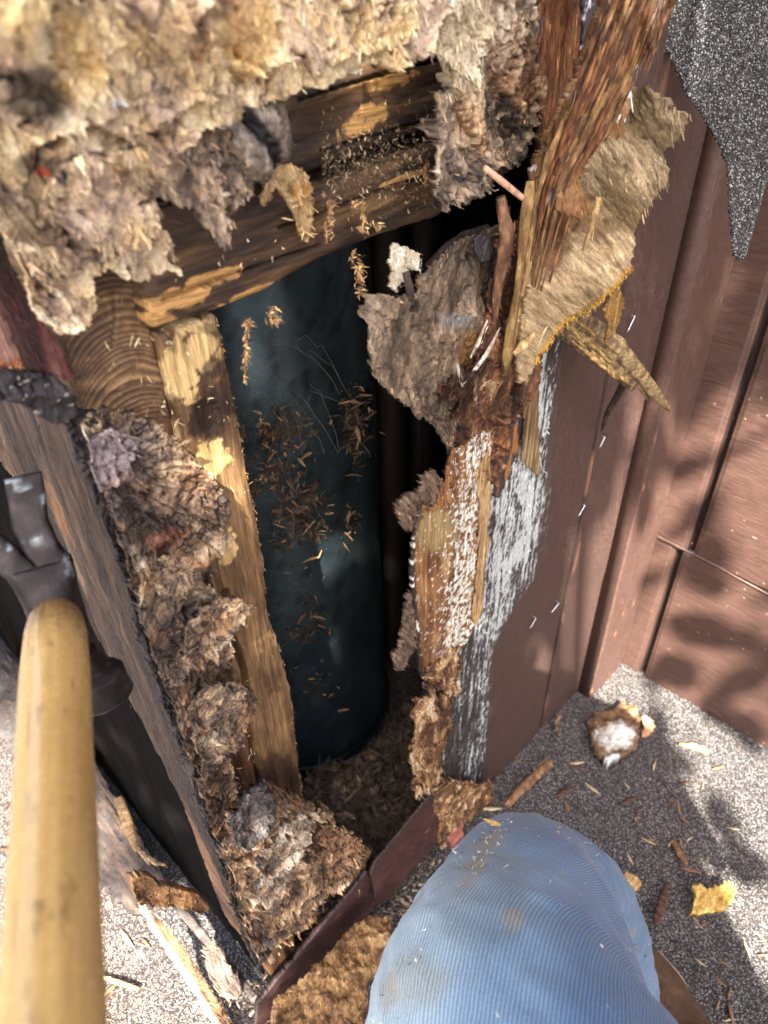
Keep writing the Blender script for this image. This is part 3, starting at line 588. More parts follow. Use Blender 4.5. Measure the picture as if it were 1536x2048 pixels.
LOW = [(352, 305), (330, 345), (308, 395), (318, 440), (340, 500), (345, 555), (320, 545), (298, 562), (270, 568), (232, 560), (205, 545), (186, 560), (180, 610), (168, 650), (140, 664), (112, 668), (88, 650), (60, 612), (40, 560), (10, 500), (-60, 400), (-300, 250)]
base = [(0, 0, .085), (400, 0, .075), (800, 0, .06), (850, 70, .055), (700, 150, .05), (560, 200, .045), (400, 270, .04), (350, 300, .04), (300, 400, .035), (330, 540, .022), (190, 550, .02), (130, 660, .018), (60, 600, .02), (0, 480, .03), (200, 300, .06), (-200, 200, .06)]
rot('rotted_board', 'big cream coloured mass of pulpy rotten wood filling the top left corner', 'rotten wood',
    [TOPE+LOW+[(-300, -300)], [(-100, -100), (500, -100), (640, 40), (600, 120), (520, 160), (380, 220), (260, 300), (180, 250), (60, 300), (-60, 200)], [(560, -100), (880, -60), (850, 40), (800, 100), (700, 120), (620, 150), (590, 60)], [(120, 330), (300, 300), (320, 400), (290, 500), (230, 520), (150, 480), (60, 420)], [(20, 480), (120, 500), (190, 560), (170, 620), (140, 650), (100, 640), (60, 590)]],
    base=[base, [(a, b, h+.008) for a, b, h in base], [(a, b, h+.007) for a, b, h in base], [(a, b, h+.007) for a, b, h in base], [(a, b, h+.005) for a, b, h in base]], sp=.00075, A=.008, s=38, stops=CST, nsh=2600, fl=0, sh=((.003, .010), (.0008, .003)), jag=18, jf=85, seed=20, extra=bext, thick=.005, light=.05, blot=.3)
GST = [(0, lin(44, 36, 30)), (.3, lin(92, 76, 62)), (.5, lin(140, 118, 96)), (.7, lin(176, 152, 122)), (1, lin(222, 206, 180))]
rot('rotted_flap', 'brown pulpy lobe hanging over the header board below the cream mass', 'rotten wood',
    [[(340, 300), (400, 262), (470, 262), (530, 300), (520, 350), (500, 400), (478, 402), (468, 440), (452, 480), (430, 497), (412, 478), (398, 455), (380, 418), (350, 408), (322, 408), (306, 392), (318, 340)]], base=[(340, 300, .04), (500, 300, .03), (430, 490, .028), (310, 400, .035)], A=.005, s=55, stops=GST, nsh=1300, fl=60, seed=31, group='torn lobes over the header')
rot('rotted_flap', 'pointed tan drip of rotten wood hanging right of the knot', 'rotten wood',
    [[(548, 330), (575, 328), (600, 340), (612, 372), (620, 410), (618, 450), (612, 495), (604, 480), (592, 470), (580, 430), (562, 392), (548, 380), (536, 400), (524, 418), (516, 400), (526, 372)]], base=[(550, 330, .025), (612, 490, .012)], A=.003, s=70, stops=[(0, lin(84, 64, 42)), (.4, lin(150, 120, 80)), (.7, lin(182, 152, 104)), (1, lin(215, 190, 140))], nsh=350, seed=32, jag=8, group='torn lobes over the header')
# knot
mb = MB(); K0 = on(512, 272, 1, YF-.035); na, nb = 90, 60
th, ph = np.meshgrid(np.linspace(0, 2*math.pi, na, endpoint=False), np.linspace(0, math.pi, nb)); th = th.ravel(); ph = ph.ravel()
u = np.stack([np.sin(ph)*np.cos(th), np.sin(ph)*np.sin(th), np.cos(ph)], 1)
R = 1+.22*fbm(u, 1.7, 5, 4)-.35*np.exp(-((u[:, 0]*.5+u[:, 2]*.4+.1)**2)/.02)*sst(0, -.6, u[:, 1])
V = K0+u*np.array([.0155, .014, .0185])*R[:, None]+.0030*fbm(u, 5, 6, 4, .6, True)[:, None]*u
I = np.arange(na*nb).reshape(nb, na); J = np.roll(I, -1, 1)
c = ramp(.5+.8*fbm(u, 4, 7, 4, .7), [(0, lin(30, 25, 22)), (.5, lin(110, 96, 82)), (1, lin(190, 174, 152))]); c = mix(c, lin(20, 16, 14), sst(.93, .80, R))
mb.add(V, np.stack([I[:-1], J[:-1], J[1:], I[1:]], -1).reshape(-1, 4), c=c); shards(mb, V[u[:, 1] < 0], c[u[:, 1] < 0], (0, -1, 0), 60, (.003, .008), (.0006, .002), (0, 0, -1), 1.2, .3, seed=5)
tag(mb.build('wood_knot', PULP), 'rounded grey knot with a dark hollow hanging under the cream mass', 'knot')
MST = [(0, lin(36, 30, 27)), (.3, lin(86, 72, 60)), (.5, lin(132, 112, 92)), (.72, lin(178, 156, 126)), (1, lin(228, 216, 192))]
rot('rotted_board', 'tan and grey rotten board end hanging at the top middle over the header boards', 'rotten wood',
    [[(860, -150), (1090, -150), (1078, 60), (1072, 170), (1068, 280), (1045, 325), (1010, 335), (985, 330), (968, 380), (930, 400), (900, 425), (880, 430), (858, 400), (852, 340), (858, 300), (846, 250), (868, 215), (850, 190), (900, 190), (880, 150), (862, 120), (852, 60)],
     [(850, -100), (960, -100), (975, 40), (960, 110), (948, 190), (925, 160), (908, 195), (895, 150), (868, 125), (856, 60)]], base=[[(860, 0, .05), (1060, 0, .03), (860, 400, .03), (1040, 320, .02)], [(860, 0, .058), (1060, 0, .04), (860, 200, .045)]], A=.009, s=45, stops=MST, extra=mext, nsh=3600, fl=60, seed=41, sh=((.003, .012), (.0008, .0025)), jag=18, lift=.5)
# crumb filled ledge between the headers
mb = MB(); cells = []; r = RNG
P = np.array([on(650+200*r.random()**.8, 0, 1, YF-.02) for _ in range(1)]); P = []
for _ in range(2600):
    x = 640+215*r.random(); y = 300+ (x-640)*-.08+r.normal()*42+30; P.append(on(x, y, 1, YF-.016-.012*r.random()))
P = np.array(P); C = np.array([lin(60, 48, 38), lin(120, 100, 74), lin(176, 152, 112), lin(96, 78, 58)])[r.integers(0, 4, len(P))]
shards(mb, P, C, (0, -1, 0), 2600, (.001, .006), (.0005, .0022), (0, 0, -1), 1.5, .4, seed=9); tag(mb.build('wood_crumbs', FIBRE), kind='stuff')
# dangling bits
def dangle(x, y0, y1, wd, seed, label, col=TAN, d=.018):
    mb = MB(); r = np.random.default_rng(seed); P = []
    cl = [(r.random(), r.normal()) for _ in range(5)]
    for _ in range(int((y1-y0)*1.7)):
        k_ = cl[r.integers(0, 5)]; t = min(1.2, abs(k_[0]+.10*r.normal())); P.append(on(x+wd*.3*k_[1]+wd*r.normal()*.16, y0+(y1-y0)*t, 1, YF-d-.006*r.random()))
    P = np.array(P); C = np.array([col*.5, col, col*1.2, col*.8])[r.integers(0, 4, len(P))]
    shards(mb, P, C, (0, -1, 0), len(P), (.003, .010), (.001, .006), (0, 0, -1), 3., 1., seed=seed, cvar=.45)
    tag(mb.build('hanging_shred', FIBRE), label, 'shred', 'crumbly shreds dangling from the header')
for a in ((710, 500, 600, 24, 1, 'thickest crumbly shred dangling below the header over the dark hole'), (655, 395, 480, 9, 2, 'thin pointed shred hanging in front of the lower header board'), (725, 400, 470, 26, 3, 'loose bunch of pale shreds hanging on the right half of the header'), (540, 590, 640, 30, 4, 'small bunch of brown shreds below the header over the pipe top'), (490, 640, 760, 9, 5, 'narrow chain of tan shreds dangling beside the stud top'), (845, 330, 380, 10, 6, 'tiny grey shred at the right end of the header crumbs')): dangle(*a)

# clumps on the post and stud
CL = [(0, lin(34, 28, 26)), (.28, lin(78, 62, 52)), (.48, lin(120, 98, 76)), (.66, lin(160, 138, 110)), (.85, lin(196, 180, 152)), (1, lin(225, 215, 198))]
def cext(S, c):
    c = mix(c, lin(66, 58, 56), blob(S, 250, 900, 80, 60, 3, 60, .9)*.5); c = mix(c, lin(110, 60, 40), blob(S, 330, 1080, 40, 20, 4, 60, .9)*.5)
    return mix(c, lin(45, 40, 40), blob(S, 440, 1100, 40, 50, 5, 60, .9)*.6)
bb = [(150, 830, .004), (400, 930, .012), (300, 1100, .022), (440, 1050, .018), (250, 1200, .008), (500, 1210, .022), (400, 1250, .022), (330, 1380, .008)]
gt = 'grey rot clumps on the post'
rot('rot_crust', 'thin dark brown crust of rot between the grey clumps, covering the lower corner post', 'rotten wood', [[(172, 845), (260, 830), (340, 880), (400, 960), (430, 1080), (418, 1170), (455, 1260), (462, 1330), (430, 1400), (452, 1480), (470, 1560), (500, 1640), (520, 1760), (540, 1880), (505, 1905), (450, 1740), (395, 1580), (318, 1350), (238, 1100)]], base=[(200, 900, .006), (500, 1800, .008)], A=.006, s=50, stops=[(0, lin(18, 14, 12)), (.35, lin(58, 42, 32)), (.6, lin(102, 78, 56)), (.85, lin(160, 134, 104)), (1, lin(206, 188, 160))], nsh=1600, fl=60, seed=49, jag=16, lift=.5, spread=1.)
rot('rot_clump', 'long shaggy grey brown rot crust covering the upper and middle corner post', 'rotten wood',
    [[(152, 835), (200, 820), (262, 830), (330, 868), (372, 890), (385, 925), (430, 960), (452, 1020), (458, 1060), (428, 1110), (402, 1160), (425, 1190), (470, 1195), (498, 1212), (470, 1250), (455, 1290), (420, 1318), (380, 1345), (345, 1385), (318, 1360), (290, 1300), (272, 1230), (262, 1150), (230, 1050), (205, 980), (175, 920)]],
    base=bb, A=.009, s=42, stops=CL, nsh=4200, fl=160, seed=51, extra=cext, jag=18, lift=.6, sh=((.003, .010), (.0006, .002)), group=gt, spread=1.0)
rot('rot_clump', 'ribbed mauve grey flake at the top left of the shaggy crust', 'rotten wood', [[(175, 890), (215, 858), (262, 870), (275, 905), (262, 935), (272, 960), (240, 965), (200, 985), (180, 950)]], base=[(200, 900, .022), (270, 960, .028)], A=.004, s=70, stops=[(0, lin(40, 34, 36)), (.4, lin(110, 96, 96)), (.7, lin(150, 134, 130)), (1, lin(190, 176, 168))], nsh=200, fl=12, seed=53, jag=8, group=gt)
rot('rot_clump', 'torn grey tongue of rot sticking out across the stud at mid height', 'rotten wood', [[(300, 1120), (350, 1110), (400, 1080), (440, 1060), (462, 1075), (445, 1110), (405, 1130), (395, 1160), (350, 1200), (310, 1190)]], base=[(300, 1120, .02), (460, 1070, .035)], A=.005, s=60, stops=CL, nsh=700, fl=30, seed=55, jag=12, dirv=(1, 0, .6), group=gt)
rot('rot_clump', 'lower torn grey tongue of rot reaching right over the stud', 'rotten wood', [[(370, 1260), (400, 1215), (440, 1195), (480, 1200), (500, 1215), (488, 1240), (462, 1262), (440, 1290), (400, 1310), (360, 1330)]], base=[(370, 1260, .024), (500, 1210, .04)], A=.005, s=60, stops=CL, nsh=700, fl=30, seed=56, jag=12, dirv=(1, 0, .5), group=gt)
rot('rot_clump', 'isolated grey rot clump low on the stud shaped like a torn leaf', 'rotten wood', [[(365, 1440), (385, 1405), (410, 1375), (440, 1368), (480, 1368), (502, 1380), (512, 1410), (500, 1440), (485, 1480), (462, 1500), (440, 1515), (428, 1545), (410, 1565), (396, 1545), (402, 1510), (388, 1500)]], base=[(370, 1440, .012), (500, 1400, .03), (410, 1560, .012)], A=.006, s=60, stops=CL, nsh=1300, fl=40, seed=57, jag=14, dirv=(1, 0, .6), group=gt)
BST = [(0, lin(30, 23, 20)), (.28, lin(80, 60, 46)), (.48, lin(124, 96, 70)), (.66, lin(168, 138, 104)), (.85, lin(206, 186, 156)), (1, lin(236, 224, 204))]
rot('rot_clump', 'dense brown heap of rot wrapped round the foot of the post and stud', 'rotten wood',
    [[(450, 1640), (470, 1600), (510, 1580), (560, 1590), (600, 1600), (625, 1620), (640, 1605), (655, 1625), (665, 1650), (690, 1660), (715, 1680), (728, 1720), (705, 1740), (680, 1790), (650, 1790), (625, 1830), (600, 1860), (570, 1890), (540, 1915), (520, 1915), (500, 1880), (480, 1800), (462, 1740), (440, 1720)]],
    base=[(450, 1640, .02), (620, 1620, .03), (720, 1710, .05), (600, 1760, .045), (530, 1900, .02)], A=.013, s=34, stops=BST, nsh=4000, fl=200, seed=61, jag=18, lift=.6, sh=((.004, .014), (.0008, .003)), spread=1.1, group=gt)

for po, ba, st_, lb, sd in (([(452, 1640), (490, 1585), (530, 1565), (548, 1600), (535, 1660), (500, 1700), (462, 1690)], .045, [(0, lin(20, 18, 18)), (.4, lin(58, 52, 50)), (.7, lin(110, 100, 94)), (1, lin(190, 180, 168))], 'charcoal grey torn flake on top of the foot heap', 151), ([(545, 1690), (580, 1640), (610, 1625), (622, 1660), (600, 1720), (570, 1780), (540, 1830), (512, 1800), (520, 1740)], .075, [(0, lin(60, 46, 36)), (.35, lin(124, 104, 84)), (.65, lin(176, 158, 134)), (1, lin(226, 214, 196))], 'palest torn flake lying across the middle of the foot heap', 152), ([(640, 1650), (665, 1655), (690, 1670), (716, 1688), (722, 1712), (690, 1722), (660, 1712), (640, 1690)], .07, [(0, lin(40, 26, 18)), (.4, lin(96, 66, 44)), (.7, lin(146, 108, 74)), (1, lin(200, 166, 124))], 'orange brown torn flake at the right end of the foot heap', 153)):
    rot('rot_clump', lb, 'rotten wood', [po], base=[(po[0][0], po[0][1], ba-.01), (po[len(po)//2][0], po[len(po)//2][1], ba+.006)], A=.006, s=50, stops=st_, nsh=500, fl=20, seed=sd, jag=14, sh=((.004, .012), (.0008, .0025)), spread=1.2, group=gt)

# ------------------------------------------------------------------ left side wall of the chase (seen at a grazing angle)
lw = thing('chase_side_wall', (XL, YF, 0), 'left side wall of the chase, coloured near black to stand in for shade, with a streaky brown corner board', 'wall')
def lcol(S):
    n = .5+.6*fbm(S.W*np.array([1, 1, .1]), 60, 6, 5); return ramp(n, [(0, lin(3, 3, 3)), (.5, lin(8, 7, 7)), (.8, lin(16, 13, 12)), (1, lin(34, 27, 22))])  # near-black colour stands in for the shade on this brown wall
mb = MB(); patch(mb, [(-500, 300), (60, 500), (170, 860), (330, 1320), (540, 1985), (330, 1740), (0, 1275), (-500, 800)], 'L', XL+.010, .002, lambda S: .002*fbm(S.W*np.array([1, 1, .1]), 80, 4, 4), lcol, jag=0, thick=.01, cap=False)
mb.build('boarding', MATTE, lw)
def cbcol(S):
    n = .5+.65*fbm(S.W*np.array([1, 1, .09]), 95, 6, 5, .6)
    c = ramp(n, [(0, lin(12, 10, 9)), (.4, lin(40, 30, 24)), (.62, lin(76, 58, 44)), (.85, lin(128, 106, 82)), (1, lin(186, 168, 142))])
    c = mix(c, lin(28, 22, 20), sst(1300, 1650, S.py)*.35); c = mix(c, lin(26, 22, 22), sst(22, 8, -xat(S, [(150, 830), (235, 1100), (310, 1340), (400, 1600), (505, 1915)]))*.75)  # crevice shade painted along the corner; also darker towards the bottom
    return mix(c, lin(140, 96, 58), blob(S, 115, 1020, 10, 60, 4, 70, .8, .3, -25)*.5)
mb = MB(); S = patch(mb, [(-60, 770), (60, 800), (152, 835), (235, 1095), (310, 1340), (400, 1600), (508, 1920), (495, 1880), (425, 1725), (322, 1520), (234, 1350), (130, 1150), (40, 975), (-60, 850)], 'L', XL-.004, .0009, lambda S: .0022*fbm(S.W*np.array([1, 1, .1]), 130, 4, 4, .6)+.0015*fbm(S.W, 60, 5, 3), cbcol, jag=1.5, gr=(1, 1, .3), thick=.014)
shards(mb, S.P, S.c, (-1, 0, 0), 500, (.003, .02), (.0004, .0012), (0, 0, -1), .3, .2, light=.2, seed=3); mb.build('corner_board', WOODV, lw)
# crumbly strip between corner board and rot, crevice shade painted black into it
mb = MB(); S = patch(mb, [(120, 830), (165, 835), (250, 1080), (335, 1330), (430, 1600), (535, 1900), (520, 1950), (495, 1900), (395, 1600), (300, 1340), (225, 1100)], 'F', YF-.006, .0009, pulpdisp(.004, 70, 6, (1, 1, .25)), lambda S: ramp(.5+.6*fbm(S.W*np.array([1, 1, .2]), 110, 6, 4), [(0, lin(12, 11, 11)), (.55, lin(32, 26, 24)), (.8, lin(68, 54, 46)), (1, lin(150, 132, 110))]), jag=10, jf=120, gr=(1, 1, .4), thick=.006)
shards(mb, S.P, S.c, (0, -1, 0), 1100, (.003, .012), (.0006, .002), (.2, 0, -1), .5, .5, light=.3, seed=3); mb.build('rotted_corner', PULP, lw)
# upper red stained board and black ledge
mb = MB(); S = patch(mb, [(-80, 380), (0, 470), (30, 545), (80, 630), (120, 690), (150, 760), (130, 765), (95, 752), (60, 748), (25, 660), (-10, 590), (-80, 520)], 'F', YF-.012, .0009, lambda S: .0025*fbm(S.W*np.array([1, 1, .25]), 110, 4, 4), lambda S: ramp(.5+.6*fbm(S.W*np.array([1, 1, .15]), 110, 6, 4), [(0, lin(20, 14, 13)), (.4, lin(54, 30, 26)), (.68, lin(96, 52, 44)), (1, lin(160, 125, 112))]), jag=8, thick=.012)
shards(mb, S.P, S.c, (0, -1, 0), 250, (.004, .02), (.0006, .0016), (.35, 0, -1), .2, .3, seed=3); mb.build('red_stained_board', WOODV, lw)
mb = MB(); S = patch(mb, [(-80, 500), (0, 590), (30, 660), (62, 745), (20, 740), (-20, 745), (-80, 740)], 'F', YF-.004, .001, lambda S: .002*fbm(S.W*np.array([1, 1, .4]), 90, 7, 4), lambda S: ramp(.5+.6*fbm(S.W, 90, 6, 4), [(0, lin(70, 44, 40)), (.5, lin(140, 104, 92)), (1, lin(200, 150, 120))]), jag=8, thick=.01)
shards(mb, S.P[S.py > 715], S.c[S.py > 715], (0, -1, 0), 220, (.002, .007), (.0008, .002), (0, 0, -1), 1.3, .6, seed=4, pal=[lin(190, 110, 60), lin(220, 160, 110), lin(120, 60, 40)]); mb.build('split_board', WOODV, lw)
mb = MB(); S = patch(mb, [(-80, 745), (0, 745), (60, 750), (105, 752), (135, 775), (160, 822), (152, 838), (118, 852), (70, 835), (40, 812), (0, 800), (-80, 800)], 'F', YF-.014, .0009, lambda S: pulpdisp(.004, 60, 8)(S)+.003*np.exp(-((S.py-790)/15)**2), lambda S: mix(ramp(.5+.6*fbm(S.W, 120, 6, 4), [(0, lin(20, 19, 20)), (.6, lin(44, 40, 40)), (1, lin(96, 88, 84))]), lin(200, 190, 170), sst(.55, .62, noise(S.W, 520, 3))*.6), jag=6, thick=.02)
mb.build('charred_ledge', PULP, lw)

# ================================================================== TORN PLYWOOD PIECES, centre right
def o1(px, py, h): return on(px, py, 1, YF-h)
# grey felted ear
EST = [(0, lin(32, 26, 20)), (.3, lin(74, 60, 46)), (.5, lin(106, 88, 68)), (.7, lin(140, 120, 94)), (1, lin(192, 174, 146))]
def ecol(S):
    n = .5+.5*fbm(S.W*np.array([1, 1, .4]), 130, 5, 5, .7)+.3*fbm(S.W, 25, 6, 3)+.22*S.tone-.25*S.gap; c = ramp(np.clip(n, 0, 1), EST)
    c = mix(c, lin(72, 58, 46), sst(560, 500, S.py)*.55+sst(920, 985, S.px)*.5); c = mix(c, lin(150, 130, 108), sst(800, 745, S.px)*.5)
    c = mix(c, lin(110, 76, 34), blob(S, 965, 700, 60, 38, 3, 70, .8)*.85); c = mix(c, lin(140, 150, 160), blob(S, 905, 640, 30, 16, 4, 90, 1.0)*.25)
    return mix(c, c*.35, sst(.15, .3, fbm(S.wq, 40, 71, 4))*.6)
ear = thing('peeled_flap', o1(860, 650, .02), 'rounded grey felted flap of peeled plywood curling over the dark hole', 'peeled wood')
EAR = [(1040, 440), (985, 455), (950, 470), (915, 485), (880, 512), (860, 532), (842, 555), (836, 590), (815, 592), (795, 600), (772, 592), (752, 598), (746, 620), (738, 650), (735, 700), (742, 745), (760, 770), (790, 800), (815, 815), (830, 835), (850, 838), (868, 858), (884, 880), (893, 900), (903, 890), (912, 860), (940, 840), (990, 800), (1040, 700)]
mb = MB(); S = patch(mb, EAR, 'F', YF-.02, .0008, pulpdisp(.0050, 60, 44, (1, 1, .6)), ecol, jag=8, jf=160, thick=.004, base=lambda S: idw(S, [(1000, 480, -.005), (900, 500, .0), (740, 680, .03), (850, 830, .022), (1000, 750, .0), (890, 650, .012)]))
shards(mb, S.P, S.c, (0, -1, 0), 900, (.002, .007), (.0004, .0012), (0, 0, -1), .9, .3, light=.05, seed=3, off=.0002)
E_ = (S.d < 10) & (S.px < 960); shards(mb, S.P[E_], S.c[E_]*1.2, (0, -1, 0), 900, (.002, .008), (.0006, .002), (-.3, 0, -1), .8, .4, seed=4); mb.build('felted_sheet', PULP, ear)
mb = MB(); S = patch(mb, [(785, 500), (800, 490), (822, 500), (840, 515), (838, 545), (818, 540), (815, 565), (800, 572), (796, 590), (782, 580), (786, 545), (775, 530)], 'F', YF-.026, .0007, pulpdisp(.003, 80, 4), lambda S: ramp(.5+.6*fbm(S.W, 120, 6, 4), [(0, lin(110, 95, 75)), (.4, lin(190, 175, 145)), (1, lin(240, 236, 222))]), jag=9)
shards(mb, S.P, S.c, (0, -1, 0), 220, (.002, .006), (.0006, .002), (0, 0, -1), 1.2, .5, seed=5); mb.build('pale_tuft', PULP, ear)
mb = MB(); strand(mb, [o1(862, 538, .012), o1(895, 500, .011), o1(930, 476, .010), o1(975, 460, .008)], .010, .006, lin(52, 44, 38), M=50, K=10, rough=.25, seed=4); mb.build('dark_rim', FIBRE, ear); mb = MB(); strand(mb, [o1(812, 545, .034), o1(818, 575, .034), o1(822, 610, .03)], .005, .003, lin(70, 58, 50), M=24, K=8, rough=.3); mb.build('grey_strip', FIBRE, ear)
mb = MB(); S = patch(mb, [(948, 480), (962, 468), (980, 475), (990, 495), (984, 520), (965, 528), (950, 512)], 'F', YF-.034, .0008, pulpdisp(.002, 80, 4), lin(50, 44, 46), jag=4, thick=.003)
tag(mb.build('tar_paper_scrap', PULP), 'small dark charcoal scrap stuck at the top right of the grey flap', 'scrap')

# dark red brown fibrous break in the middle and lower
FST = [(0, lin(30, 18, 12)), (.3, lin(66, 40, 26)), (.5, lin(98, 62, 40)), (.72, lin(142, 100, 66)), (1, lin(205, 180, 145))]
rot('splintered_break', 'dark red brown splintered ply fibres between the grey flap and the white streaked panel', 'splinters',
    [[(985, 470), (1030, 440), (1090, 430), (1110, 600), (1095, 700), (1060, 780), (1020, 850), (1000, 930), (985, 985), (968, 960), (935, 985), (905, 1000), (885, 975), (893, 940), (900, 900), (893, 850), (880, 810), (868, 790), (905, 760), (950, 730), (930, 690), (960, 640), (985, 560)],
     [(868, 788), (900, 758), (945, 740), (985, 735), (1010, 770), (990, 810), (940, 850), (905, 838), (915, 800), (885, 805)]],
    base=[[(1050, 500, .02), (900, 800, .02), (950, 950, .012)], [(900, 790, .034), (990, 760, .03)]], val=YF-.008, A=.007, s=55, stops=FST, nsh=2600, seed=71, sh=((.006, .026), (.0006, .002)), dirv=(.35, 0, 1), spread=.45, lift=.35, jag=14, gr=(1, 1, .35), mat=FIBRE)
mb = MB(); S = patch(mb, [(905, 905), (960, 870), (985, 860), (975, 960), (965, 985), (900, 1010), (870, 1030), (878, 990), (890, 960)], 'F', YF-.026, .0009, lambda S: .002*fbm(S.W*np.array([1, 1, .2]), 160, 4, 4), lambda S: mix(ocol(S), lin(225, 225, 220), blob(S, 915, 935, 14, 50, 4, 90, .8)*0), jag=9, gr=(1, 1, .3))
shards(mb, S.P, S.c, (0, -1, 0), 400, (.005, .02), (.0005, .0014), (-.2, 0, -1), .2, .25, seed=5); o = mb.build('orange_fibres', WOODV, ply)
mb = MB(); S = patch(mb, [(958, 870), (975, 850), (1010, 840), (1035, 850), (1040, 900), (1015, 960), (1000, 1000), (985, 990), (970, 960), (962, 920)], 'F', YS-.006, .0009, lambda S: .001*fbm(S.W, 160, 4, 4), lambda S: mix(mix(ramp(.5+.5*fbm(S.W*np.array([1, 1, .3]), 90, 4, 4), [(0, lin(30, 24, 24)), (.6, lin(66, 56, 56)), (1, lin(120, 80, 45))]), lin(222, 228, 222), sst(.1, .2, fbm(S.W*np.array([1, 1, .6]), 75, 14, 4))*sst(995, 980, S.px)), lin(150, 95, 45), sst(990, 1000, S.px)*sst(.0, .2, fbm(S.W*np.array([1, 1, .1]), 150, 15, 3))), jag=6)
mb.build('mouldy_strip', PLY, ply)
# lighter vertical strip
mb = MB(); S = patch(mb, [(1058, 740), (1072, 722), (1082, 735), (1078, 820), (1078, 880), (1082, 958), (1066, 945), (1045, 925), (1046, 860), (1052, 800)], 'F', YS-.004, .0008, lambda S: .0010*fbm(S.W*np.array([1, 1, .06]), 330, 4, 4), lambda S: ramp(np.clip(.5+.6*fbm(S.W*np.array([1, 1, .07]), 240, 4, 4)+.2*sst(850, 900, S.py)-.15, 0, 1), [(0, lin(52, 36, 24)), (.4, lin(112, 86, 54)), (.7, lin(164, 142, 100)), (1, lin(205, 190, 150))]), jag=5, gr=(1, 1, .3), thick=.003)
mb.build('split_strip', WOODV, ply)
# vertical splinters (each one a thing)
spl = 'long splinters standing in the break'
def splinter(pts, wd, th, col, label, seed=0, n=1, mat=FIBRE, group=None, frays=60, **k):
    mb = MB(); V = strand(mb, [o1(*p) for p in pts], wd, th, col, seed=seed, **k)
    P = V.reshape(-1, 3); d = P[-1]-P[0]
    if frays: shards(mb, P, np.tile(np.asarray(col(P, np.zeros(len(P))) if callable(col) else col, float), (1 if not callable(col) else 1, 1)).repeat(len(P) if not callable(col) else 1, 0), (0, -1, 0), frays, (.003, .014), (.0004, .0012), d, .2, .3, light=.15, seed=seed)
    return tag(mb.build('splinter', mat), label, 'splinter', group)
SC = lambda a, b, f=200, s=0: (lambda P, t: ramp(.5+.7*fbm(P*np.array([1, 1, .15]), f, s, 4), [(0, a*.45), (.4, a), (.75, b), (1, np.minimum(b*1.35, .85))]))
splinter([(1062, 362, .05), (1058, 420, .052), (1050, 520, .05), (1034, 620, .045), (1018, 700, .04), (1008, 750, .035)], [.006, .011, .011, .010, .009, .004], .008, SC(lin(128, 98, 60), lin(182, 150, 96), 220, 1), 'longest pale yellow brown splinter running down the middle of the break', 1, M=120, K=14, rough=.25, group=spl, frays=240)
splinter([(1078, 430, .04), (1080, 500, .045), (1072, 570, .045), (1055, 650, .04), (1042, 700, .035)], [.004, .010, .008, .008, .003], .006, SC(lin(112, 82, 50), lin(165, 132, 84), 220, 2), 'yellow brown splinter just right of the longest one', 2, M=90, K=12, rough=.25, group=spl, frays=160)
splinter([(1100, 590, .05), (1092, 650, .052), (1075, 690, .05), (1062, 722, .045)], [.002, .004, .0035, .001], .003, SC(lin(150, 130, 92), lin(205, 188, 145), 220, 3), 'slim pale curved splinter at the lower left of the tan flap', 3, M=50, K=8, rough=.2, group=spl)
splinter([(1070, 668, .055), (1050, 688, .057), (1028, 708, .055)], [.003, .007, .004], .003, SC(lin(150, 120, 76), lin(205, 175, 120), 260, 4), 'short square ended splinter lying across the others', 4, M=30, K=8, rough=.15, group=spl, frays=20)
splinter([(1000, 395, .045), (1015, 470, .048), (1003, 540, .04), (992, 600, .035), (985, 660, .03), (975, 715, .028)], [.006, .010, .009, .006, .005, .002], .006, SC(lin(92, 62, 44), lin(146, 108, 78), 200, 5), 'reddish brown ragged splinter at the left edge of the break', 5, M=100, K=12, rough=.35, group=spl, frays=200)
for i, (p, lb) in enumerate(((((975, 640), (955, 690), (940, 715)), 'white dusted splinter slanting down right of the brown stain'), (((1000, 655), (975, 705), (950, 740), (925, 770)), 'long white tipped splinter slanting across the dark fibres'), (((908, 705), (916, 740), (920, 770)), 'short upright chalky white splinter below the brown stain'), (((948, 745), (950, 775), (948, 800)), 'tiny white upright splinter above the dark fan of fibres'))):
    splinter([(x, y, .045) for x, y in p], [.0012]+[.0032]*(len(p)-2)+[.0008], .002, SC(lin(130, 110, 86), lin(215, 208, 194), 240, i), lb, 10+i, M=30, K=8, rough=.3, group='white splinters in the dark fibres', frays=20)
splinter([(968, 335, .07), (1000, 360, .075), (1045, 396, .08)], [.0035, .004, .0035], .003, lin(196, 150, 120), 'straight pinkish twig sticking out below the hanging board end', 20, M=40, K=8, rough=.08, frays=0)
# upper red board, mouldy strip, diagonal strips
def rboard(poly, val, stops, label, seed, A=.004, s=70, nsh=600, gr=(1, 1, .18), base=None, ex=None, dirv=(-.1, 0, -1), mat=FIBRE, jag=9, thick=.006, name='splintered_board', lift=.25, sh=((.006, .03), (.0006, .002)), sp=.0009, wr=(1, 1, .14), wf=120):
    mb = MB()
    def cf(S):
        c = ramp(np.clip(.5+.65*fbm(S.W*np.array(wr), wf, seed, 5, .6), 0, 1), stops); return ex(S, c) if ex else c
    S = patch(mb, poly, 'F', val, sp, lambda S: A*.5*fbm(S.W*np.array(gr), s*2, seed, 4, .6)+A*.8*fbm(S.W*np.array([1, 1, .5]), s*.5, seed+2, 3), cf, jag=jag, gr=(1, 1, .4), thick=thick, base=(lambda S: idw(S, base)) if base else None)
    shards(mb, S.P, S.c, (0, -1, 0), nsh, sh[0], sh[1], dirv, .10, lift*.4, light=.1, seed=seed, off=.0002)
    return tag(mb.build(name, mat), label, 'splintered wood')
RST = [(0, lin(34, 20, 14)), (.3, lin(84, 48, 30)), (.55, lin(124, 78, 48)), (.78, lin(170, 122, 76)), (1, lin(216, 178, 120))]
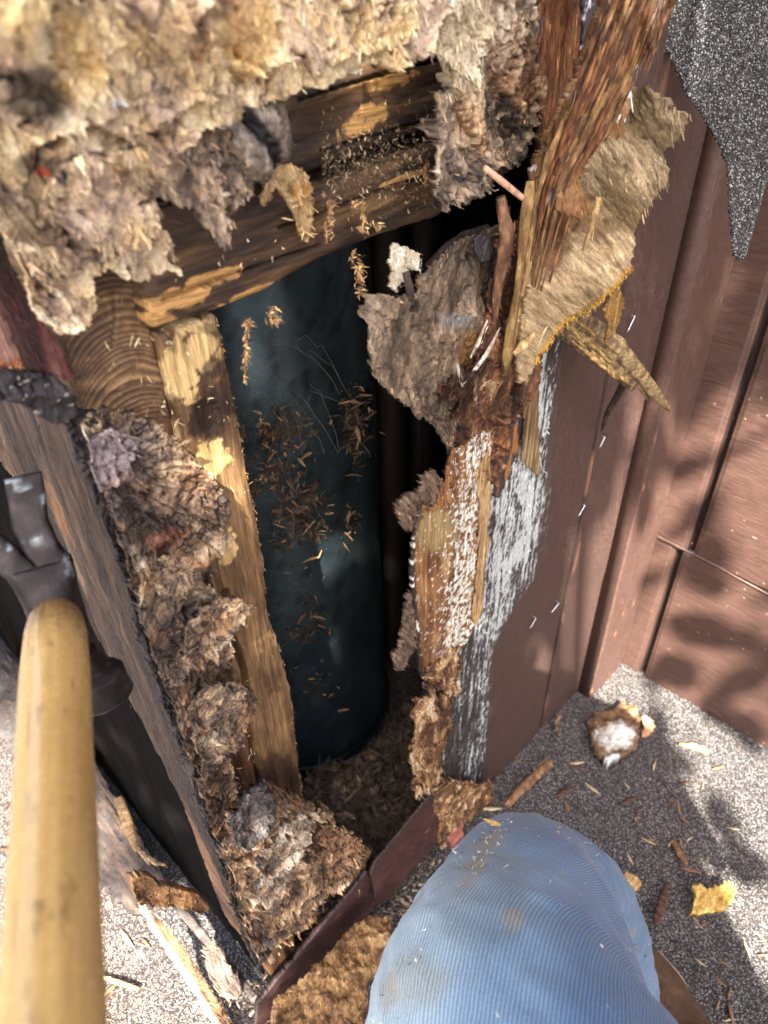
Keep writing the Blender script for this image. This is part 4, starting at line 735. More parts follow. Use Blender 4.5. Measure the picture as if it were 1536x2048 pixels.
rboard([(1082, -150), (1175, -150), (1178, 60), (1160, 150), (1130, 230), (1110, 320), (1092, 370), (1080, 300), (1086, 180), (1080, 60)], YF-.004, RST, 'orange red crumbling upright board at the top between two brown strips', 81, A=.006, nsh=1300)
mb = MB(); S = patch(mb, [(1160, -150), (1230, -150), (1215, 0), (1200, 60), (1180, 130), (1160, 140), (1168, 60)], 'F', YF-.03, .0009, lambda S: .001*fbm(S.W, 120, 3, 3), lambda S: mix(ramp(.5+.5*fbm(S.W, 60, 3, 4), [(0, lin(38, 30, 34)), (1, lin(92, 78, 84))]), lin(214, 222, 228), sst(.02, .2, fbm(S.W*np.array([1, 1, .6]), 110, 17, 4, .65))), jag=3)
tag(mb.build('mouldy_board', PLY), 'purple brown board strip furred with white mould at the top edge', 'board')
DST = [(0, lin(40, 26, 18)), (.28, lin(84, 56, 36)), (.5, lin(120, 86, 56)), (.72, lin(158, 120, 80)), (1, lin(205, 172, 122))]
def dx(S, c): return mix(mix(c, lin(210, 205, 205), sst(.45, .55, noise(S.W, 220, 4))*.6), lin(196, 134, 60), sst(9, 2, np.abs(lined(S, [(1265, 100), (1190, 190), (1120, 320), (1078, 400)])-4))*.8)
rboard([(1215, -150), (1400, -150), (1345, 20), (1310, 80), (1290, 130), (1255, 160), (1225, 180), (1195, 200), (1160, 280), (1130, 330), (1085, 410), (1070, 420), (1060, 360), (1085, 290), (1110, 240), (1150, 160), (1180, 90), (1205, 20)], YF-.05, DST, 'wide brown fibrous strip slanting from the top edge down to the break', 83, A=.008, nsh=1900, base=[(1300, 0, .05), (1230, 150, .03), (1070, 400, 0)], ex=dx, dirv=(-.55, 0, -1), gr=(1, 1, .3), jag=10)
mb = MB(); r = np.random.default_rng(12)
for i in range(56):
    t0 = r.random()*.5; t1 = min(1, t0+.2+.4*r.random()); w0 = r.normal()*.5
    P_ = []
    for t in np.linspace(t0, t1, 5):
        x = np.interp(t, [0, .35, .7, 1], [1290, 1215, 1110, 1040])+w0*np.interp(t, [0, .5, 1], [60, 50, 18]); y = np.interp(t, [0, .35, .7, 1], [-60, 150, 380, 700]); P_.append(o1(x, y, np.interp(t, [0, .4, 1], [.115, .095, .045])+.004*r.random()))
    a_, b_ = [(lin(90, 56, 36), lin(158, 106, 66)), (lin(112, 82, 52), lin(178, 138, 90)), (lin(70, 44, 30), lin(130, 90, 60))][r.integers(0, 3)]
    strand(mb, P_, [.001, .002+.004*r.random()**2, .003, .002, .0008], .002, SC(a_, b_, 240, i), M=50, K=7, rough=.35, seed=i)
tag(mb.build('fibre_bundle', FIBRE), 'stringy bundle of orange brown wood fibres running from the top edge to the break', 'wood fibres')
def px_(S, c):
    c = mix(c, lin(232, 234, 236), blob(S, 1190, 328, 12, 16, 4, 90, .5)); return mix(c, lin(225, 225, 225), sst(.5, .58, noise(S.W, 150, 6))*sst(300, 250, S.py))
rboard([(1190, 175), (1225, 165), (1265, 155), (1262, 205), (1245, 260), (1225, 320), (1212, 380), (1190, 425), (1165, 445), (1140, 432), (1118, 425), (1122, 370), (1130, 330), (1158, 300), (1168, 240)], YF-.075, [(0, lin(78, 52, 32)), (.35, lin(124, 86, 52)), (.6, lin(150, 112, 72)), (1, lin(196, 164, 118))], 'narrow brown ply strip with white spots hanging in front of the tan flap', 85, A=.003, nsh=300, ex=px_, base=[(1240, 180, .01), (1150, 430, 0)], wr=(.35, 1, 1), mat=PLY2, jag=5, name='ply_strip', dirv=(.6, 0, -.8))
splinter([(1198, 395, .085), (1190, 430, .088), (1178, 470, .088), (1165, 500, .085)], [.004, .005, .003, .001], .003, SC(lin(140, 108, 66), lin(196, 164, 110), 260, 7), 'wispy curled splinter dangling over the tan flap', 21, M=40, K=8, rough=.3, group=spl)
# tan flap
GOL = [(0, lin(58, 44, 30)), (.3, lin(118, 96, 68)), (.55, lin(160, 136, 100)), (.8, lin(192, 170, 130)), (1, lin(224, 208, 168))]
def gx(S, c):
    e = sst(16, 3, lined(S, [(1262, 545), (1200, 605), (1130, 655), (1075, 720)])+4*noise(S.W, 300, 3)); c = mix(c, lin(200, 150, 50), e*.85)
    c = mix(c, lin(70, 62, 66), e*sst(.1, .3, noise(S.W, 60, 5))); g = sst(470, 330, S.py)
    c = mix(c, c*np.array([.80, .82, .86]), g); return mix(c, lin(92, 56, 34), blob(S, 1085, 470, 55, 90, 3, 60, .8)*.7+blob(S, 1190, 450, 50, 20, 4, 60, .9)*.5)
gf = thing('peeled_flap', o1(1180, 480, .08), 'large tan plywood flap with a yellow fringed lower edge peeled outward over the brown siding', 'peeled wood')
mb = MB()
_d = on(1210, 560, 1, YF-.05)-on(1150, 500, 1, YF-.05); _gc, _gs = _d[0]/math.hypot(_d[0], _d[2]), _d[2]/math.hypot(_d[0], _d[2])
def gq(S, k=.07):
    wv = .004*fbm(S.W, 20, 77, 2); a_ = S.u*_gc+S.v*_gs; b_ = -S.u*_gs+S.v*_gc+wv; return np.stack([a_*k, S.u*0, b_], 1)
def gcf(S): return gx(S, ramp(np.clip(.5+.62*fbm(gq(S), 480, 4, 3, .8)+.32*fbm(gq(S, .25), 90, 5, 4, .6), 0, 1), GOL))
def gdf(S):
    up = sst(500, 330, S.py); return (.0006+.0012*up)*fbm(gq(S), 420, 4, 4, .6)+(.0008+.0035*up)*terr(2.2*fbm(gq(S, .12), 80, 6, 3), .3)+.006*fbm(S.W, 16, 5, 2)
GP = [(1225, 190), (1262, 175), (1290, 172), (1330, 205), (1368, 228), (1372, 255), (1345, 285), (1330, 315), (1328, 350), (1318, 392), (1290, 425), (1276, 450), (1268, 500), (1262, 545), (1235, 570), (1200, 603), (1165, 632), (1130, 652), (1105, 680), (1078, 715), (1055, 760), (1040, 770), (1038, 720), (1050, 640), (1062, 560), (1080, 480), (1100, 420), (1130, 400), (1170, 330), (1205, 250)]
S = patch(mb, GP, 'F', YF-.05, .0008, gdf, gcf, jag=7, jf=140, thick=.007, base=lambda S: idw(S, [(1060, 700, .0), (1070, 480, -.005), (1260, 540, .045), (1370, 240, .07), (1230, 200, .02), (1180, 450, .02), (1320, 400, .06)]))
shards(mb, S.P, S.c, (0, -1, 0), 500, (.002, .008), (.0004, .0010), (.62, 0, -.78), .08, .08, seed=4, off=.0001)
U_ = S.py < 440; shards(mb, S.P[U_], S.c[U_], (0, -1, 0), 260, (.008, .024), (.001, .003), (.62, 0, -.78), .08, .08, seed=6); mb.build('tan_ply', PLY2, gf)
mb = MB(); E_ = lined(S, [(1262, 545), (1200, 605), (1130, 655), (1075, 720)]) < 12
shards(mb, S.P[E_], S.c[E_], (0, -1, 0), 900, (.002, .006), (.0004, .0012), (.3, 0, -1), 1.2, .6, seed=7, pal=[lin(214, 160, 50), lin(180, 124, 40), lin(232, 190, 90), lin(90, 76, 66)]); mb.build('yellow_fringe', FIBRE, gf)
mb = MB(); S = patch(mb, [(1205, 620), (1240, 580), (1252, 600), (1240, 640), (1225, 680), (1212, 690), (1215, 650)], 'F', YF-.075, .0008, pulpdisp(.002, 80), lambda S: ramp(.5+.5*fbm(S.W*np.array([1, 1, .2]), 150, 4, 4), [(0, lin(66, 48, 26)), (.6, lin(128, 96, 50)), (1, lin(205, 156, 66))]), jag=6); mb.build('hanging_ply', FIBRE, gf)
# stick with forked end
stc = thing('broken_stick', o1(1200, 690, .06), 'yellow brown broken stick with a forked tip poking out below the tan flap', 'stick')
SK = SC(lin(106, 84, 56), lin(172, 146, 102), 300, 6)
mb = MB(); V = strand(mb, [o1(1120, 636, .03), o1(1165, 664, .045), o1(1215, 700, .065), o1(1250, 735, .075), o1(1278, 768, .082)], [.026, .030, .029, .025, .016], [.008, .009, .008, .007, .004], SK, M=160, K=40, rough=.22, seed=3, round_=.35)
strand(mb, [o1(1238, 706, .072), o1(1275, 742, .083), o1(1305, 780, .092), o1(1328, 806, .098), o1(1340, 820, .10)], [.012, .013, .011, .008, .003], [.007, .008, .007, .005, .002], SK, M=100, K=24, rough=.28, seed=8, round_=.45)
for i in range(26):
    t0 = RNG.random()*.6; w0 = (RNG.random()-.5)*44; q_ = [(1120+158*t+w0*.55, 636+132*t-w0*.8, .036+.05*t+.005) for t in (t0, t0+.14, t0+.2+.15*RNG.random())]
    strand(mb, [o1(*p) for p in q_], .0016+.0016*RNG.random(), .0012, SC(lin(104, 80, 44), lin(188, 152, 92), 260, i), M=24, K=6, rough=.3, seed=i)
mb.build('shaft', FIBRE, stc)
mb = MB(); strand(mb, [o1(1252, 738, .077), o1(1276, 768, .082), o1(1296, 800, .086)], [.007, .006, .002], .004, SK, M=40, K=8, rough=.2, seed=5); mb.build('fork', FIBRE, stc)
mb = MB(); strand(mb, [o1(1262, 745, .065), o1(1235, 790, .05), o1(1212, 830, .035), o1(1204, 860, .028)], [.009, .008, .006, .003], .004, SC(lin(40, 34, 30), lin(84, 66, 48), 220, 6), M=50, K=8, rough=.25, seed=6); mb.build('dark_branch', FIBRE, stc)

# staples
WIRE = simple('bright_wire', None, .3, .8, 300, .1, .0002, .1)
def staple(px, py, ex, ey, label, y=YS, leg=.006):
    a = on(px, py, 1, y-leg); b = on(ex, ey, 1, y-leg*.9); mb = MB(); r = .0007
    pts = [a+np.array([.001, leg, -.001]), a, (a+b)/2, b, b+np.array([.0015, leg*.4, -.003])]
    P = [pts[0]]; 
    for p, q_ in zip(pts[:-1], pts[1:]): P += [p+(q_-p)*.5, q_]
    strand(mb, P, .0012, .0010, lin(228, 228, 232), M=40, K=6, rough=0, cv=0, round_=1)
    tag(mb.build('staple', WIRE), label, 'staple', 'wire staples left in the chase siding')
for a in ((1270, 632, 1256, 662, 'topmost wire staple just right of the broken stick'), (1210, 874, 1200, 894, 'short bright staple below the dark branch of the stick'), (1170, 1010, 1158, 1031, 'bright slanted staple halfway down right of the groove'), (1118, 1206, 1104, 1224, 'bent staple hooked over the groove'), (1072, 1236, 1061, 1256, 'lowest staple on the panel left of the groove')): staple(*a)

# mineral roll flap top right
mb = MB(); S = patch(mb, [(1350, -200), (1700, -200), (1700, 150), (1560, 260), (1532, 380), (1505, 470), (1488, 520), (1476, 528), (1462, 515), (1456, 440), (1450, 330), (1432, 290), (1400, 235), (1368, 190), (1345, 140), (1318, 92)], 'W', .66, .0022, lambda S: .006*fbm(S.W, 9, 3, 3)+.003*np.exp(-((S.px-(1400-(S.py)*.1))/14)**2), lambda S: mix(np.tile(np.array([.62, .65, .64]), (len(S.u), 1))*np.exp(.2*fbm(S.W, 30, 5, 3))[:, None], (2.2, 2.4, 2.6), sst(20, 4, np.abs(S.px-(1408-S.py*.17)))*.4), jag=5, jf=60, thick=.004)
tag(mb.build('shingle_flap', GRANF), 'grey granule covered roofing felt hanging in a torn point at the top right', 'roofing felt')

# ================================================================== lower strip and left bottom boards
skirt = thing('skirting_board', (.3, YS, 0), 'dark red brown painted strip at the foot of the chase below the hole', 'board')
kc = lambda S: mix(mix(ramp(.5+.5*fbm(S.W, 40, 4, 4), [(0, lin(40, 24, 24)), (.6, lin(78, 50, 46)), (1, lin(110, 76, 66))]), lin(150, 125, 105), sst(.62, .7, noise(S.W*np.array([.5, 1, 1]), 200, 5))*.5), lin(60, 52, 50), sst(8, 3, S.d)*.6)
def box3(mb, a, b, h0, h1, th, c, y0=0): pass
mb = MB(); patch(mb, [(515, 2010), (735, 1743), (772, 1788), (560, 2050), (510, 2060)], 'F', YS-.004, .0012, lambda S: .0006*fbm(S.W, 60, 3, 3), kc, jag=2, thick=.008); mb.build('strip', PAINT, skirt)
mb = MB(); patch(mb, [(742, 1748), (748, 1728), (868, 1582), (905, 1560), (918, 1620), (900, 1655), (780, 1800), (765, 1812), (752, 1800)], 'F', YS-.016, .0012, lambda S: .0006*fbm(S.W, 60, 3, 3), kc, jag=2, thick=.006); mb.build('overlapping_strip', PAINT, skirt)
rot('rot_clump', 'brown splintered foot of the torn panel above the skirting strip', 'rotten wood', [[(862, 1580), (900, 1560), (960, 1570), (985, 1555), (975, 1610), (940, 1640), (905, 1660), (885, 1700), (872, 1690), (880, 1640), (866, 1620)]], base=[(900, 1600, .012)], A=.004, s=60, stops=FRST, nsh=500, seed=91, val=YS-.004, jag=10, sh=((.005, .022), (.0008, .0022)), dirv=(.2, 0, -1), spread=.4, mat=FIBRE, group=gt)
def G(px, py, z=0.): return on(px, py, 2, z)
LS = [(0, lin(12, 10, 9)), (.3, lin(28, 22, 18)), (.55, lin(50, 38, 31)), (.8, lin(86, 66, 52)), (1, lin(140, 116, 92))]
GYS = [(0, lin(18, 16, 16)), (.5, lin(44, 39, 37)), (1, lin(90, 80, 75))]
def gpatch(name, poly, val, stops, base, sd, parent=None, label=None, cat=None, mat=FIBRE, A=.006, s=50, nsh=500, sh=((.006, .03), (.001, .003)), dirv=(0, 1, 0), th=.008, jag=10, group=None, ex=None, gr=(1, .25, 1), sp=.0013, lift=.35, spread=.3, fl=0):
    mb = MB()
    def cf(S):
        c = ramp(np.clip(.5+.65*fbm(S.W*np.array(gr), 90, sd, 5, .6), 0, 1), stops); return ex(S, c) if ex else c
    S = patch(mb, poly, 'G', val, sp, lambda S: A*.6*fbm(S.W*np.array(gr), s*2, sd, 4, .6)+A*.7*fbm(S.W, s*.5, sd+1, 3), cf, jag=jag, jf=70, thick=th, base=(lambda S: idw(S, base)) if base else None)
    shards(mb, S.P, S.c, (0, 0, 1), nsh, sh[0], sh[1], dirv, spread, lift, light=.15, seed=sd)
    if fl: shards(mb, S.P, S.c, (0, 0, 1), fl, (.012, .03), (.005, .012), dirv, .8, .3, seed=sd+3)
    o = mb.build(name, mat, parent); return tag(o, label, cat, group)
gpatch('side_board', [(-150, 1000), (0, 1150), (0, 1290), (62, 1350), (110, 1420), (175, 1500), (220, 1580), (300, 1705), (332, 1755), (330, 1790), (290, 1830), (262, 1832), (222, 1800), (180, 1750), (110, 1650), (37, 1535), (-20, 1450), (-150, 1300)], .03, LS, [(0, 1300, .10), (180, 1510, .07), (330, 1760, .06), (37, 1535, -.02), (180, 1745, -.02), (262, 1832, -.01)], 3, label='split grey brown board leaning at the foot of the side wall behind the hammer handle', cat='board', nsh=700, ex=lambda S, c: mix(c, ramp(.5+.5*fbm(S.W, 120, 8, 3), GYS), sst(30, 70, S.d*0+xat(S, [(-20, 1250), (110, 1520), (262, 1800), (300, 1850)])*-1+40)*.8))
splinter_g = lambda pts, wd, th, col, lb, sd, gp=None, fr_=40, M=50, K=10: None
def gsplinter(pts, wd, th, col, lb, sd, gp=None, fr_=60, M=50, K=10, name='splinter', cat='splinter', mat=FIBRE, rough=.2):
    mb = MB(); P0 = [G(*p) for p in pts]; V = strand(mb, P0, wd, th, col, M=M, K=K, rough=rough, seed=sd); P = V.reshape(-1, 3)
    if fr_: shards(mb, P, col(P, 0) if callable(col) else np.tile(col, (len(P), 1)), (0, 0, 1), fr_, (.004, .02), (.0005, .0016), P[-1]-P[0], .15, .25, light=.1, seed=sd)
    return tag(mb.build(name, mat), lb, cat, gp)
gs = 'splinters on the side board'
gsplinter([(202, 1580, .11), (250, 1660, .11), (300, 1728, .11)], [.004, .007, .005], .004, SC(lin(96, 76, 54), lin(160, 134, 98), 200, 1), 'long thin upright splinter leaning on the side board', 31, gs)
gsplinter([(236, 1595, .13), (255, 1650, .12), (275, 1700, .12)], [.010, .016, .008], .005, SC(lin(110, 86, 58), lin(160, 130, 90), 200, 2), 'broad pale splinter standing on the side board', 32, gs)
gsplinter([(265, 1690, .12), (310, 1726, .12), (330, 1730, .13)], [.004, .005, .002], .003, SC(lin(110, 86, 58), lin(170, 140, 98), 200, 3), 'short splinter with a forked tip above the toothed fragment', 33, gs)
rot('toothed_fragment', 'brown comb toothed wood fragment jutting right above the sunlit roof', 'wood fragment', [[(262, 1755), (285, 1748), (320, 1765), (345, 1772), (372, 1782), (396, 1788), (402, 1798), (416, 1812), (416, 1822), (395, 1824), (345, 1816), (300, 1810), (272, 1808), (262, 1790)]], base=None, val=.36, A=.003, s=80, stops=[(0, lin(50, 34, 22)), (.4, lin(108, 76, 48)), (.7, lin(150, 112, 74)), (1, lin(190, 156, 112))], nsh=420, seed=93, sh=((.006, .02), (.0008, .002)), dirv=(0, 0, 1), spread=.15, lift=.12, jag=7, gr=(1, 1, .2), thick=.012, cs=90)
gpatch('fallen_board', [(278, 1815), (300, 1822), (345, 1870), (395, 1935), (425, 1985), (455, 2030), (480, 2120), (430, 2120), (425, 2050), (395, 2000), (352, 1935), (300, 1860)], .015, [(0, lin(40, 26, 18)), (.3, lin(84, 58, 38)), (.6, lin(128, 94, 62)), (1, lin(190, 150, 100))], [(300, 1830, .05), (430, 2050, .01)], 5, label='rotten brown board with a cream painted edge lying between shadow and wall foot', cat='board', nsh=500, jag=7,
    ex=lambda S, c: mix(c, lin(218, 214, 190), sst(14, 7, np.abs(xat(S, [(278, 1815), (300, 1860), (352, 1935), (395, 2000), (425, 2050), (430, 2120)])-4)+3*noise(S.W, 60, 3))))
gsplinter([(345, 1800, .06), (400, 1865, .04), (455, 1930, .03), (520, 2010, .02)], [.010, .011, .011, .010], .006, SC(lin(58, 52, 48), lin(104, 94, 86), 120, 4), 'thin dark lath running along the foot of the side wall', 34, name='lath', cat='lath', rough=.05, fr_=20)
gpatch('rot_chunk', [(405, 1900), (425, 1880), (455, 1925), (478, 1960), (482, 1990), (455, 2005), (430, 1985), (412, 1950)], .02, [(0, lin(60, 50, 46)), (.5, lin(120, 104, 90)), (1, lin(175, 160, 140))], [(440, 1950, .02)], 6, label='grey brown rot chunk wedged between the fallen board and the lath', cat='rot chunk', nsh=160, mat=PULP, group='chunks of rot on the roof')
mb = MB(); P = []
for _ in range(900):
    t = RNG.random(); x, y = 440+t*140+RNG.normal()*22, 2060-t*130+RNG.normal()*26; P.append(G(x, y, .008+.02*RNG.random()))
P = np.array(P); shards(mb, P, np.array([lin(40, 32, 28), lin(84, 68, 54), lin(140, 120, 96), lin(60, 50, 44)])[RNG.integers(0, 4, len(P))], (0, 0, 1), 900, (.005, .02), (.001, .003), (1, 0, 0), 2, .6, seed=3); tag(mb.build('wood_shreds', FIBRE), kind='stuff')
for i, (p, lb) in enumerate(((((500, 2032), (535, 1985), (553, 1955)), 'bent pale straw at the corner of the wall foot'), (((545, 1965), (560, 1925), (540, 1905)), 'short pale straw crossing the dark corner gap'), (((612, 1545), (680, 1570), (760, 1610)), 'long straw lying on the debris inside the hole'))):
    gsplinter([(x, y, .04) for x, y in p], .0028, .002, lin(190, 168, 126), lb, 40+i, 'dry straws', 0, 24, 6, name='straw', cat='straw', rough=.05)

# debris floor inside the hole
IST = [(0, lin(20, 16, 14)), (.35, lin(52, 42, 35)), (.6, lin(96, 80, 66)), (1, lin(190, 172, 144))]
gpatch('debris_heap', [(560, 1700), (600, 1640), (612, 1560), (640, 1530), (700, 1525), (745, 1500), (770, 1450), (830, 1400), (900, 1420), (900, 1620), (850, 1600), (760, 1720), (700, 1800), (640, 1880), (560, 1990), (520, 1960)], .0, IST, [(640, 1600, .04), (620, 1550, .05), (690, 1530, .055), (740, 1500, .06), (700, 1700, .05), (800, 1500, .07), (560, 1950, .01)], 7, nsh=2200, sh=((.010, .05), (.003, .010)), A=.02, s=30, spread=3, lift=.6, fl=120, label='heap of loose wood shreds filling the floor of the hole', cat='debris heap', gr=(1, 1, 1), sp=.002)
gpatch('rot_chunk', [(690, 1670), (715, 1690), (745, 1700), (728, 1735), (720, 1780), (690, 1790), (672, 1760), (680, 1720), (670, 1690)], .08, BST, [(700, 1700, .02)], 8, label='ribbed grey brown rot chunk beside the skirting strip end', cat='rot chunk', nsh=260, mat=PULP, group='chunks of rot on the roof', th=.02)

# ------------------------------------------------------------------ loose pieces on the roof
GD = [(0, lin(50, 34, 22)), (.3, lin(104, 74, 46)), (.5, lin(146, 110, 70)), (.72, lin(184, 150, 100)), (1, lin(232, 220, 196))]
gpatch('rot_chunk', [(540, 2100), (545, 2020), (556, 1995), (590, 1975), (615, 1950), (640, 1925), (668, 1905), (685, 1875), (712, 1850), (740, 1830), (772, 1838), (782, 1860), (778, 1900), (760, 1930), (735, 1960), (738, 2000), (722, 2030), (735, 2100)], .05, GD, [(560, 2000, .04), (640, 1930, .055), (760, 1850, .045), (700, 2040, .02), (760, 1950, .02)], 9, label='big golden brown crumbling chunk lying in front of the skirting strip', cat='rot chunk', nsh=2600, mat=FIBRE, group='chunks of rot on the roof', A=.022, s=55, sh=((.003, .012), (.001, .003)), th=.03, jag=14, dirv=(-.6, -.6, 0), spread=.5, fl=60, gr=(.7, .7, 1))
gpatch('rot_chunk', [(1180, 1440), (1195, 1425), (1225, 1425), (1245, 1405), (1270, 1412), (1282, 1440), (1280, 1480), (1268, 1500), (1250, 1510), (1235, 1520), (1215, 1525), (1190, 1490), (1178, 1465)], .022, [(0, lin(50, 34, 24)), (.4, lin(98, 72, 50)), (.7, lin(150, 120, 88)), (1, lin(205, 185, 155))], [(1230, 1460, .012), (1180, 1440, -.01), (1280, 1480, -.005)], 10, label='brown shaggy chunk with a chalk white middle on the roof near the wall corner', cat='rot chunk', nsh=420, group='chunks of rot on the roof', th=.02, gr=(.6, .6, 1), A=.012, ex=lambda S, c: mix(c, lin(226, 222, 214), blob(S, 1228, 1470, 36, 26, 3, 60, .8)*.85+blob(S, 1225, 1520, 18, 12, 4, 60, .8)*.9), dirv=(-.7, -.4, 0), spread=.5, sh=((.006, .018), (.0015, .004)))
gpatch('wood_chip', [(1283, 1432), (1300, 1440), (1312, 1455), (1296, 1476), (1284, 1476)], .012, [(0, lin(150, 100, 70)), (1, lin(215, 170, 130))], None, 11, label='pinkish tan chip tucked against the white centred chunk', cat='wood chip', nsh=10, group='wood chips scattered on the roof', th=.005, A=.002)
gpatch('rot_chunk', [(1385, 1775), (1400, 1768), (1415, 1780), (1440, 1770), (1465, 1765), (1473, 1785), (1470, 1800), (1455, 1820), (1425, 1826), (1400, 1832), (1382, 1828), (1390, 1800)], .014, [(0, lin(140, 104, 44)), (.4, lin(196, 156, 78)), (.7, lin(226, 192, 112)), (1, lin(244, 222, 160))], [(1430, 1795, .01)], 12, label='bright yellow ribbed wood chunk lying alone at the right', cat='rot chunk', nsh=160, group='chunks of rot on the roof', th=.012, gr=(.3, 1, 1), A=.005, s=80, jag=6, dirv=(.4, .9, 0), spread=.1, sh=((.004, .012), (.001, .003)))
gpatch('pink_lump', [(884, 1625), (900, 1612), (916, 1620), (926, 1645), (928, 1670), (912, 1690), (895, 1680), (884, 1660)], .03, [(0, lin(110, 60, 50)), (.6, lin(165, 100, 84)), (1, lin(200, 140, 120))], [(905, 1650, .01)], 13, label='smooth dusty pink lump at the foot of the panel above the knee', cat='lump', nsh=40, mat=PULP, th=.02, A=.003)
WSC = lambda k: SC(*[(lin(100, 70, 46), lin(160, 120, 84)), (lin(60, 40, 34), lin(110, 74, 60)), (lin(170, 130, 76), lin(222, 186, 124))][k], 200, k)
gsplinter([(1012, 1612, .012), (1060, 1560, .012), (1102, 1524, .012)], [.010, .014, .013], .005, WSC(0), 'long brown wood sliver on the roof just above the knee', 50, 'wood slivers on the roof', 60, name='wood_sliver', cat='wood sliver')
gsplinter([(1310, 1850, .01), (1322, 1815, .01), (1335, 1768, .01)], [.010, .013, .007], .005, WSC(1), 'dark red brown sliver right of the boot', 51, 'wood slivers on the roof', 30, name='wood_sliver', cat='wood sliver')
gsplinter([(1345, 1682, .006), (1358, 1702, .006), (1372, 1728, .006)], [.007, .011, .007], .003, WSC(0), 'small ribbed brown sliver in the middle of the dark roof', 52, 'wood slivers on the roof', 20, name='wood_sliver', cat='wood sliver')
gsplinter([(1358, 1488, .008), (1385, 1492, .008), (1418, 1506, .008)], [.004, .010, .007], .004, WSC(2), 'pale curled sliver near the right siding wall foot', 53, 'wood slivers on the roof', 20, name='wood_sliver', cat='wood sliver')
gsplinter([(1250, 1750, .01), (1265, 1764, .012), (1278, 1776, .01)], [.014, .020, .012], .008, WSC(2), 'golden wedge of wood beside the knee', 54, 'wood slivers on the roof', 20, name='wood_sliver', cat='wood sliver')
gsplinter([(200, 1952, .006), (240, 1966, .006), (278, 1978, .006)], [.003, .006, .004], .003, WSC(2), 'long tan sliver on the sunlit roof left of the shadow', 55, 'wood slivers on the roof', 10, name='wood_sliver', cat='wood sliver')
gsplinter([(1118, 1470, .01), (1112, 1445, .01), (1124, 1425, .02)], [.004, .005, .003], .003, WSC(0), 'curled tan sliver standing at the groove foot', 56, 'wood slivers on the roof', 10, name='wood_sliver', cat='wood sliver')
# wood chips: one of each of three shapes, copied
protos = []; place = [('in front of the skirting strip', lambda r: (800+110*r.random(), 1720+150*r.random())), ('on the shaded roof above the knee', lambda r: (960+240*r.random(), 1500+140*r.random())), ('on the dark roof right of the knee', lambda r: (1230+160*r.random(), 1520+240*r.random())), ('on the speckled roof in the bottom right', lambda r: (1345+190*r.random(), 1830+215*r.random())), ('on the roof below the right wall', lambda r: (1330+200*r.random(), 1500+200*r.random())), ('on the sunlit roof left of the hammer handle', lambda r: (2+34*r.random(), 1600+400*r.random())), ('on the sunlit roof right of the hammer handle', lambda r: (190+110*r.random(), 1840+205*r.random()))]
CC = [lin(184, 154, 112), lin(136, 102, 70), lin(214, 194, 152), lin(92, 66, 50)]; CN = ['tan', 'brown', 'pale straw coloured', 'dark brown']
for k in range(4):
    mb = MB(); L_ = .012+.004*k; strand(mb, [(-L_, 0, .002), (0, .001*(k-1), .0028), (L_, 0, .002)], [.002, .0055+.0016*k, .0015], .0024, SC(CC[k]*.8, CC[k]*1.15, 300, k), M=10, K=6, rough=.25, seed=k, side=(0, 1, 0))
    protos.append(mb.build('wood_chip', FIBRE)); 
rr = np.random.default_rng(5); firsts = set()
for zi, (where, fn) in enumerate(place):
    for i in range((8, 12, 15, 16, 9, 8, 10)[zi]):
        k = int(rr.integers(0, 4)); src = protos[k]; o = src if k not in firsts else src.copy()
        if k in firsts: scn.collection.objects.link(o)
        firsts.add(k); x, y = fn(rr); p = G(x, y, .0); o.location = Vector(p); o.rotation_euler = (0, 0, rr.random()*6.3); s_ = .35+.55*rr.random()**2; o.scale = (s_, s_, s_)
        tag(o, 'small %s wood chip lying %s' % (CN[k], where), 'wood chip', 'wood chips scattered on the roof, %s, %s' % (CN[k], where))
mb = MB(); P = []; r = np.random.default_rng(8)
for _ in range(7000):
    z = r.integers(0, 5); x, y = [(1100+300*r.normal()*.5, 1620+120*r.normal()), (780+60*r.normal(), 1830+110*r.normal()), (1350+120*r.normal(), 1700+180*r.normal()), (960+60*r.normal(), 1610+40*r.normal()), (200+140*r.random(), 1700+350*r.random())][z]
    p = G(x, y, .001)
    if p[0] > .885 or (p[0] > XL and p[1] > YS-.01): continue
    P.append(p)
P = np.array(P); shards(mb, P, np.array([lin(110, 84, 60), lin(180, 150, 110), lin(70, 50, 38), lin(210, 190, 150)])[r.integers(0, 4, len(P))], (0, 0, 1), 3800, (.0015, .006), (.0005, .0018), (1, 0, 0), 3, .2, seed=8); tag(mb.build('sawdust', FIBRE), kind='stuff')
mb = MB(); P = []
for _ in range(1500):
    t = r.random(); x, y = 770+90*t+r.normal()*28, 1900-200*t+r.normal()*40; P.append(G(x, y, .003+.012*r.random()))
P = np.array(P); shards(mb, P, np.array([lin(84, 68, 54), lin(140, 120, 98), lin(50, 40, 34), lin(190, 172, 146)])[r.integers(0, 4, len(P))], (0, 0, 1), 1500, (.004, .016), (.001, .004), (1, 0, 0), 3, .4, seed=9); tag(mb.build('wood_litter', FIBRE), kind='stuff')

